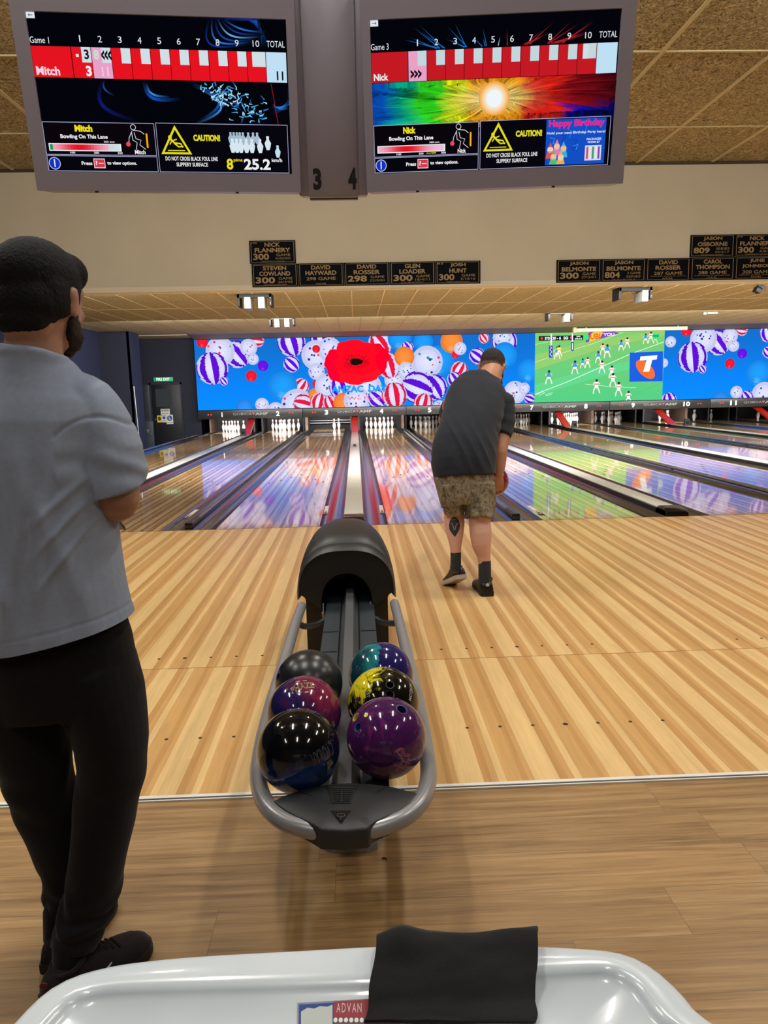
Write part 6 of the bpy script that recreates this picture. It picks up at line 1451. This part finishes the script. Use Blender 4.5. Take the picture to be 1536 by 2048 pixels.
loft(b, smooth_secs([wsec(985, 936, 982, -2.52, .095), wsec(1025, 938, 982, -2.56, .085), wsec(1045, 938, 981, -2.57, .08), wsec(1070, 940, 983, -2.60, .082), wsec(1090, 944, 982, -2.62, .072), wsec(1112, 954, 981, -2.63, .052), wsec(1135, 958, 981, -2.64, .044), wsec(1165, 959, 981, -2.64, .042)]))
me = remesh(b, .0052, 5); body2 = add_mesh('body', me, SK2, bw, smooth=80)
eyes(HM, HS, bw, 1.1)
t = NT('short_faded_hair'); v = t.obj(); tc = t.n('ShaderNodeSeparateXYZ'); t.l(v, tc.inputs[0]); hz = (Vector(P(984, 733, -1.93))).z
f = t.math('ADD', t.math('MULTIPLY', t.math('SUBTRACT', tc.outputs[2], hz-.015), 8.0), t.math('MULTIPLY', t.math('SUBTRACT', t.noise(v, 30, 3), .6), .4))
t.color(t.ramp(f, [(.0, lin('#8a5f49')), (.22, lin('#543a2d')), (.5, lin('#30231c')), (.9, lin('#1c1613')), (1.0, lin('#241d18'))])); t.setb(Roughness=.85); t.bump(t.noise(v, 420, 3), .7, .003)
hairform(HM, HS, 1.10, t.m, 'hair', bw, [((0, -.013, .037), (.0785, .098, .0855)), ((0, -.050, -.030), (.0665, .056, .070)), ((0, .038, .068), (.057, .053, .042))], [((0, .09, 0), (0, 1, -.3)), ((0, 0, -.085), (0, -.25, -1))], .002, 90, .005)
hairform(HM, HS, 1.10, simple('dark_beard', '#1b110d', .9, nscale=90, namp=.4), 'beard', bw, [((.055, .025, -.062), (.024, .030, .045)), ((-.055, .025, -.062), (.024, .030, .045)), ((.040, .060, -.095), (.034, .042, .038)), ((-.040, .060, -.095), (.034, .042, .038)), ((0, .078, -.120), (.044, .040, .042)), ((0, .104, -.054), (.03, .010, .008))], None, .003, 90, .005)
# shirt
b = MB()
loft(b, smooth_secs([wsec(*s_) for s_ in ((951, 866, 991, -2.505, .172), (925, 863, 992, -2.49, .178), (895, 865, 993, -2.44, .182), (865, 875, 996, -2.36, .182), (835, 884, 1003, -2.27, .172), (808, 889, 1010, -2.18, .155), (785, 900, 1015, -2.11, .13), (768, 916, 1010, -2.06, .105), (758, 932, 1003, -2.03, .085), (752, 942, 996, -2.01, .07))]), round_ends=False, n=40)
loft(b, smooth_secs([(P(985, 795, -2.12), .09, .10), (P(1001, 812, -2.14), .095, .10), (P(1007, 830, -2.165), .085, .092), (P(1008, 850, -2.20), .076, .082), (P(1003, 872, -2.245), .068, .074)]), round_ends=False)
b.ell(P(1000, 806, -2.14), (.105, .10, .085), seg=20)
loft(b, smooth_secs([(P(915, 800, -2.12), .08, .09), (P(902, 815, -2.06), .075, .085), (P(894, 830, -1.99), .066, .072)]), round_ends=False)
me = remesh(b, .0055, 5)
def sh2(x, y, z, a, b_, c):
    d = .006*N(x*7, y*5, z*3)
    # diagonal folds from the right armpit down to the left hip
    for k in range(6):
        q = (x-.72-.07*k)*1.0+(z-1.02)*.42; amp = .0085 if k % 2 == 0 else .006
        d += amp*math.exp(-(q/.016)**2)*math.exp(-((z-1.03+.02*k)/.13)**2)
    d += .004*math.sin(x*60+z*20+4*N(x*5, y*5, z*5))*math.exp(-((z-.86)/.06)**2)
    if x > 1.0: d += .0028*math.sin(z*70+x*25)*math.exp(-((z-1.12)/.09)**2)
    return d
displace(me, sh2); add_mesh('t_shirt', me, clothmat('washed_black_jersey', '#24272e', .12, 12), bw, smooth=80)
# shorts
b = MB()
loft(b, smooth_secs([wsec(925, 872, 984, -2.50, .15), wsec(950, 867, 989, -2.50, .158), wsec(972, 872, 990, -2.505, .152), wsec(990, 877, 991, -2.515, .145), wsec(1006, 882, 991, -2.52, .12)]), round_ends=False, n=40)
loft(b, smooth_secs([wsec(965, 872, 928, -2.50, .14), wsec(985, 877, 928, -2.50, .13), wsec(1003, 883, 928, -2.49, .125), wsec(1020, 887, 930, -2.48, .118)]), round_ends=False)
loft(b, smooth_secs([wsec(965, 926, 990, -2.52, .145), wsec(990, 927, 991, -2.53, .14), wsec(1015, 929, 990, -2.55, .13), wsec(1037, 931, 987, -2.57, .12)]), round_ends=False)
me = remesh(b, .0055, 4); displace(me, lambda x, y, z, a, b_, c: .006*N(x*8, y*8, z*4)+.004*math.sin(x*70+z*24+5*N(x*6, y*6, z*4)))
t = NT('camouflage_cloth'); v = t.obj(); n1 = t.noise(v, 9, 5, .65, 1.4); n2 = t.noise(t.obj((28, 28, 10)), 1.0, 4, .7, 1.6)
c = t.ramp(n1, [(.36, lin('#4d4232')), (.46, lin('#7a6d55')), (.52, lin('#8f8873')), (.60, lin('#665443')), (.70, lin('#a39c88'))]); c = t.mix(t.ramp(n2, [(.50, (0,)*3), (.62, (.7,)*3)]), c, lin('#2c271e')); t.color(c); t.setb(Roughness=.85); t.bump(n2, .3, .004)
add_mesh('shorts', me, t.m, bw, smooth=80)
M_SK = NT('charcoal_ribbed_sock'); M_SK.color(M_SK.mix(0, lin('#2b2f33'), lin('#2b2f33'))); M_SK.setb(Roughness=.9); _w = M_SK.n('ShaderNodeTexWave'); _w.inputs['Scale'].default_value = 60; M_SK.l(M_SK.obj(), _w.inputs[0]); M_SK.bump(_w.outputs[1], .5, .002); M_SK = M_SK.m
b = MB(); loft(b, smooth_secs([wsec(1104, 901, 922, -2.537, .045), wsec(1120, 901, 922, -2.542, .044), wsec(1142, 901, 922, -2.545, .045)]), round_ends=False); b.build('sock', M_SK, bw, smooth=60)
b = MB(); loft(b, smooth_secs([wsec(1121, 957, 981.5, -2.635, .050), wsec(1140, 957, 982, -2.642, .048), wsec(1166, 957, 982, -2.645, .048)]), round_ends=False); b.build('sock', M_SK, bw, smooth=60)
M_BSH = simple('black_leather_shoe', '#0d0d0e', .38); M_MK = simple('pale_heel_logo', '#b9aeb2', .4); M_WSOLE = simple('pale_sole_edge', '#b8aea0', .5)
h1 = at_z(975, 1193, 0); shoe(bw, (h1.x, h1.y, 0), (h1.x-.004, h1.y+.30, 0), M_BSH, M_SOLE, L=.315, wd=1.1, zs=1.2, mark=M_MK)
h2 = P(926, 1163, -2.60); shoe(bw, (h2.x, h2.y, .0), (h2.x-.075, h2.y+.27, 0), M_BSH, M_WSOLE, L=.29, wd=1.1, zs=1.2, pitch=.42, mark=M_MK)
# plain dark tattoo on the left calf, laid on the skin
bm = bmesh.new(); bm.from_mesh(body2.data); bvh = BVHTree.FromBMesh(bm); inv = ROOTM[bw.name]
tp = []
oc = inv @ CAM
def onskin(px, py, off=.0012):
    d = (inv.to_3x3() @ ray(px, py)).normalized(); h = bvh.ray_cast(oc, d)
    return (h[0]+h[1]*off) if h[0] is not None else None
T_ = [(908, 1034), (914, 1036), (918, 1042), (920, 1050), (919, 1058), (915, 1066), (910, 1074), (904, 1067), (899, 1059), (898, 1050), (900, 1041), (904, 1036)]
cpt = (909, 1053)
V = []; Fq = []; rings_ = 6
for j in range(rings_+1):
    for i, (x, y) in enumerate(T_): q = onskin(cpt[0]+(x-cpt[0])*max(.02, j/rings_), cpt[1]+(y-cpt[1])*max(.02, j/rings_)); V.append(tuple(q) if q else (0, 0, 0))
nT = len(T_)
if all(v_ != (0, 0, 0) for v_ in V):
    for j in range(rings_):
        for i in range(nT): Fq.append((j*nT+i, j*nT+(i+1) % nT, (j+1)*nT+(i+1) % nT, (j+1)*nT+i))
    me = bpy.data.meshes.new('tattoo'); me.from_pydata(V, [], Fq); add_mesh('tattoo', me, simple('dark_tattoo_ink', '#252a2e', .6, nscale=60, namp=.3), bw, smooth=60, world=False)
    L_ = MB()
    for ln in ([(903, 1046), (906, 1051), (908, 1060)], [(915, 1046), (912, 1051), (910, 1060)], [(905, 1040), (909, 1038), (913, 1040)]):
        L_.tube([onskin(x, y, .0018) for x, y in ln], .0022, 6)
    me = L_.mesh(); add_mesh('tattoo_line', me, simple('pale_tattoo_line', '#a98d7e', .6), bw, smooth=60, world=False)
bm.free()
make_ball(BALL, 'maroon', 'maroon bowling ball hanging in the hand of the bowler')
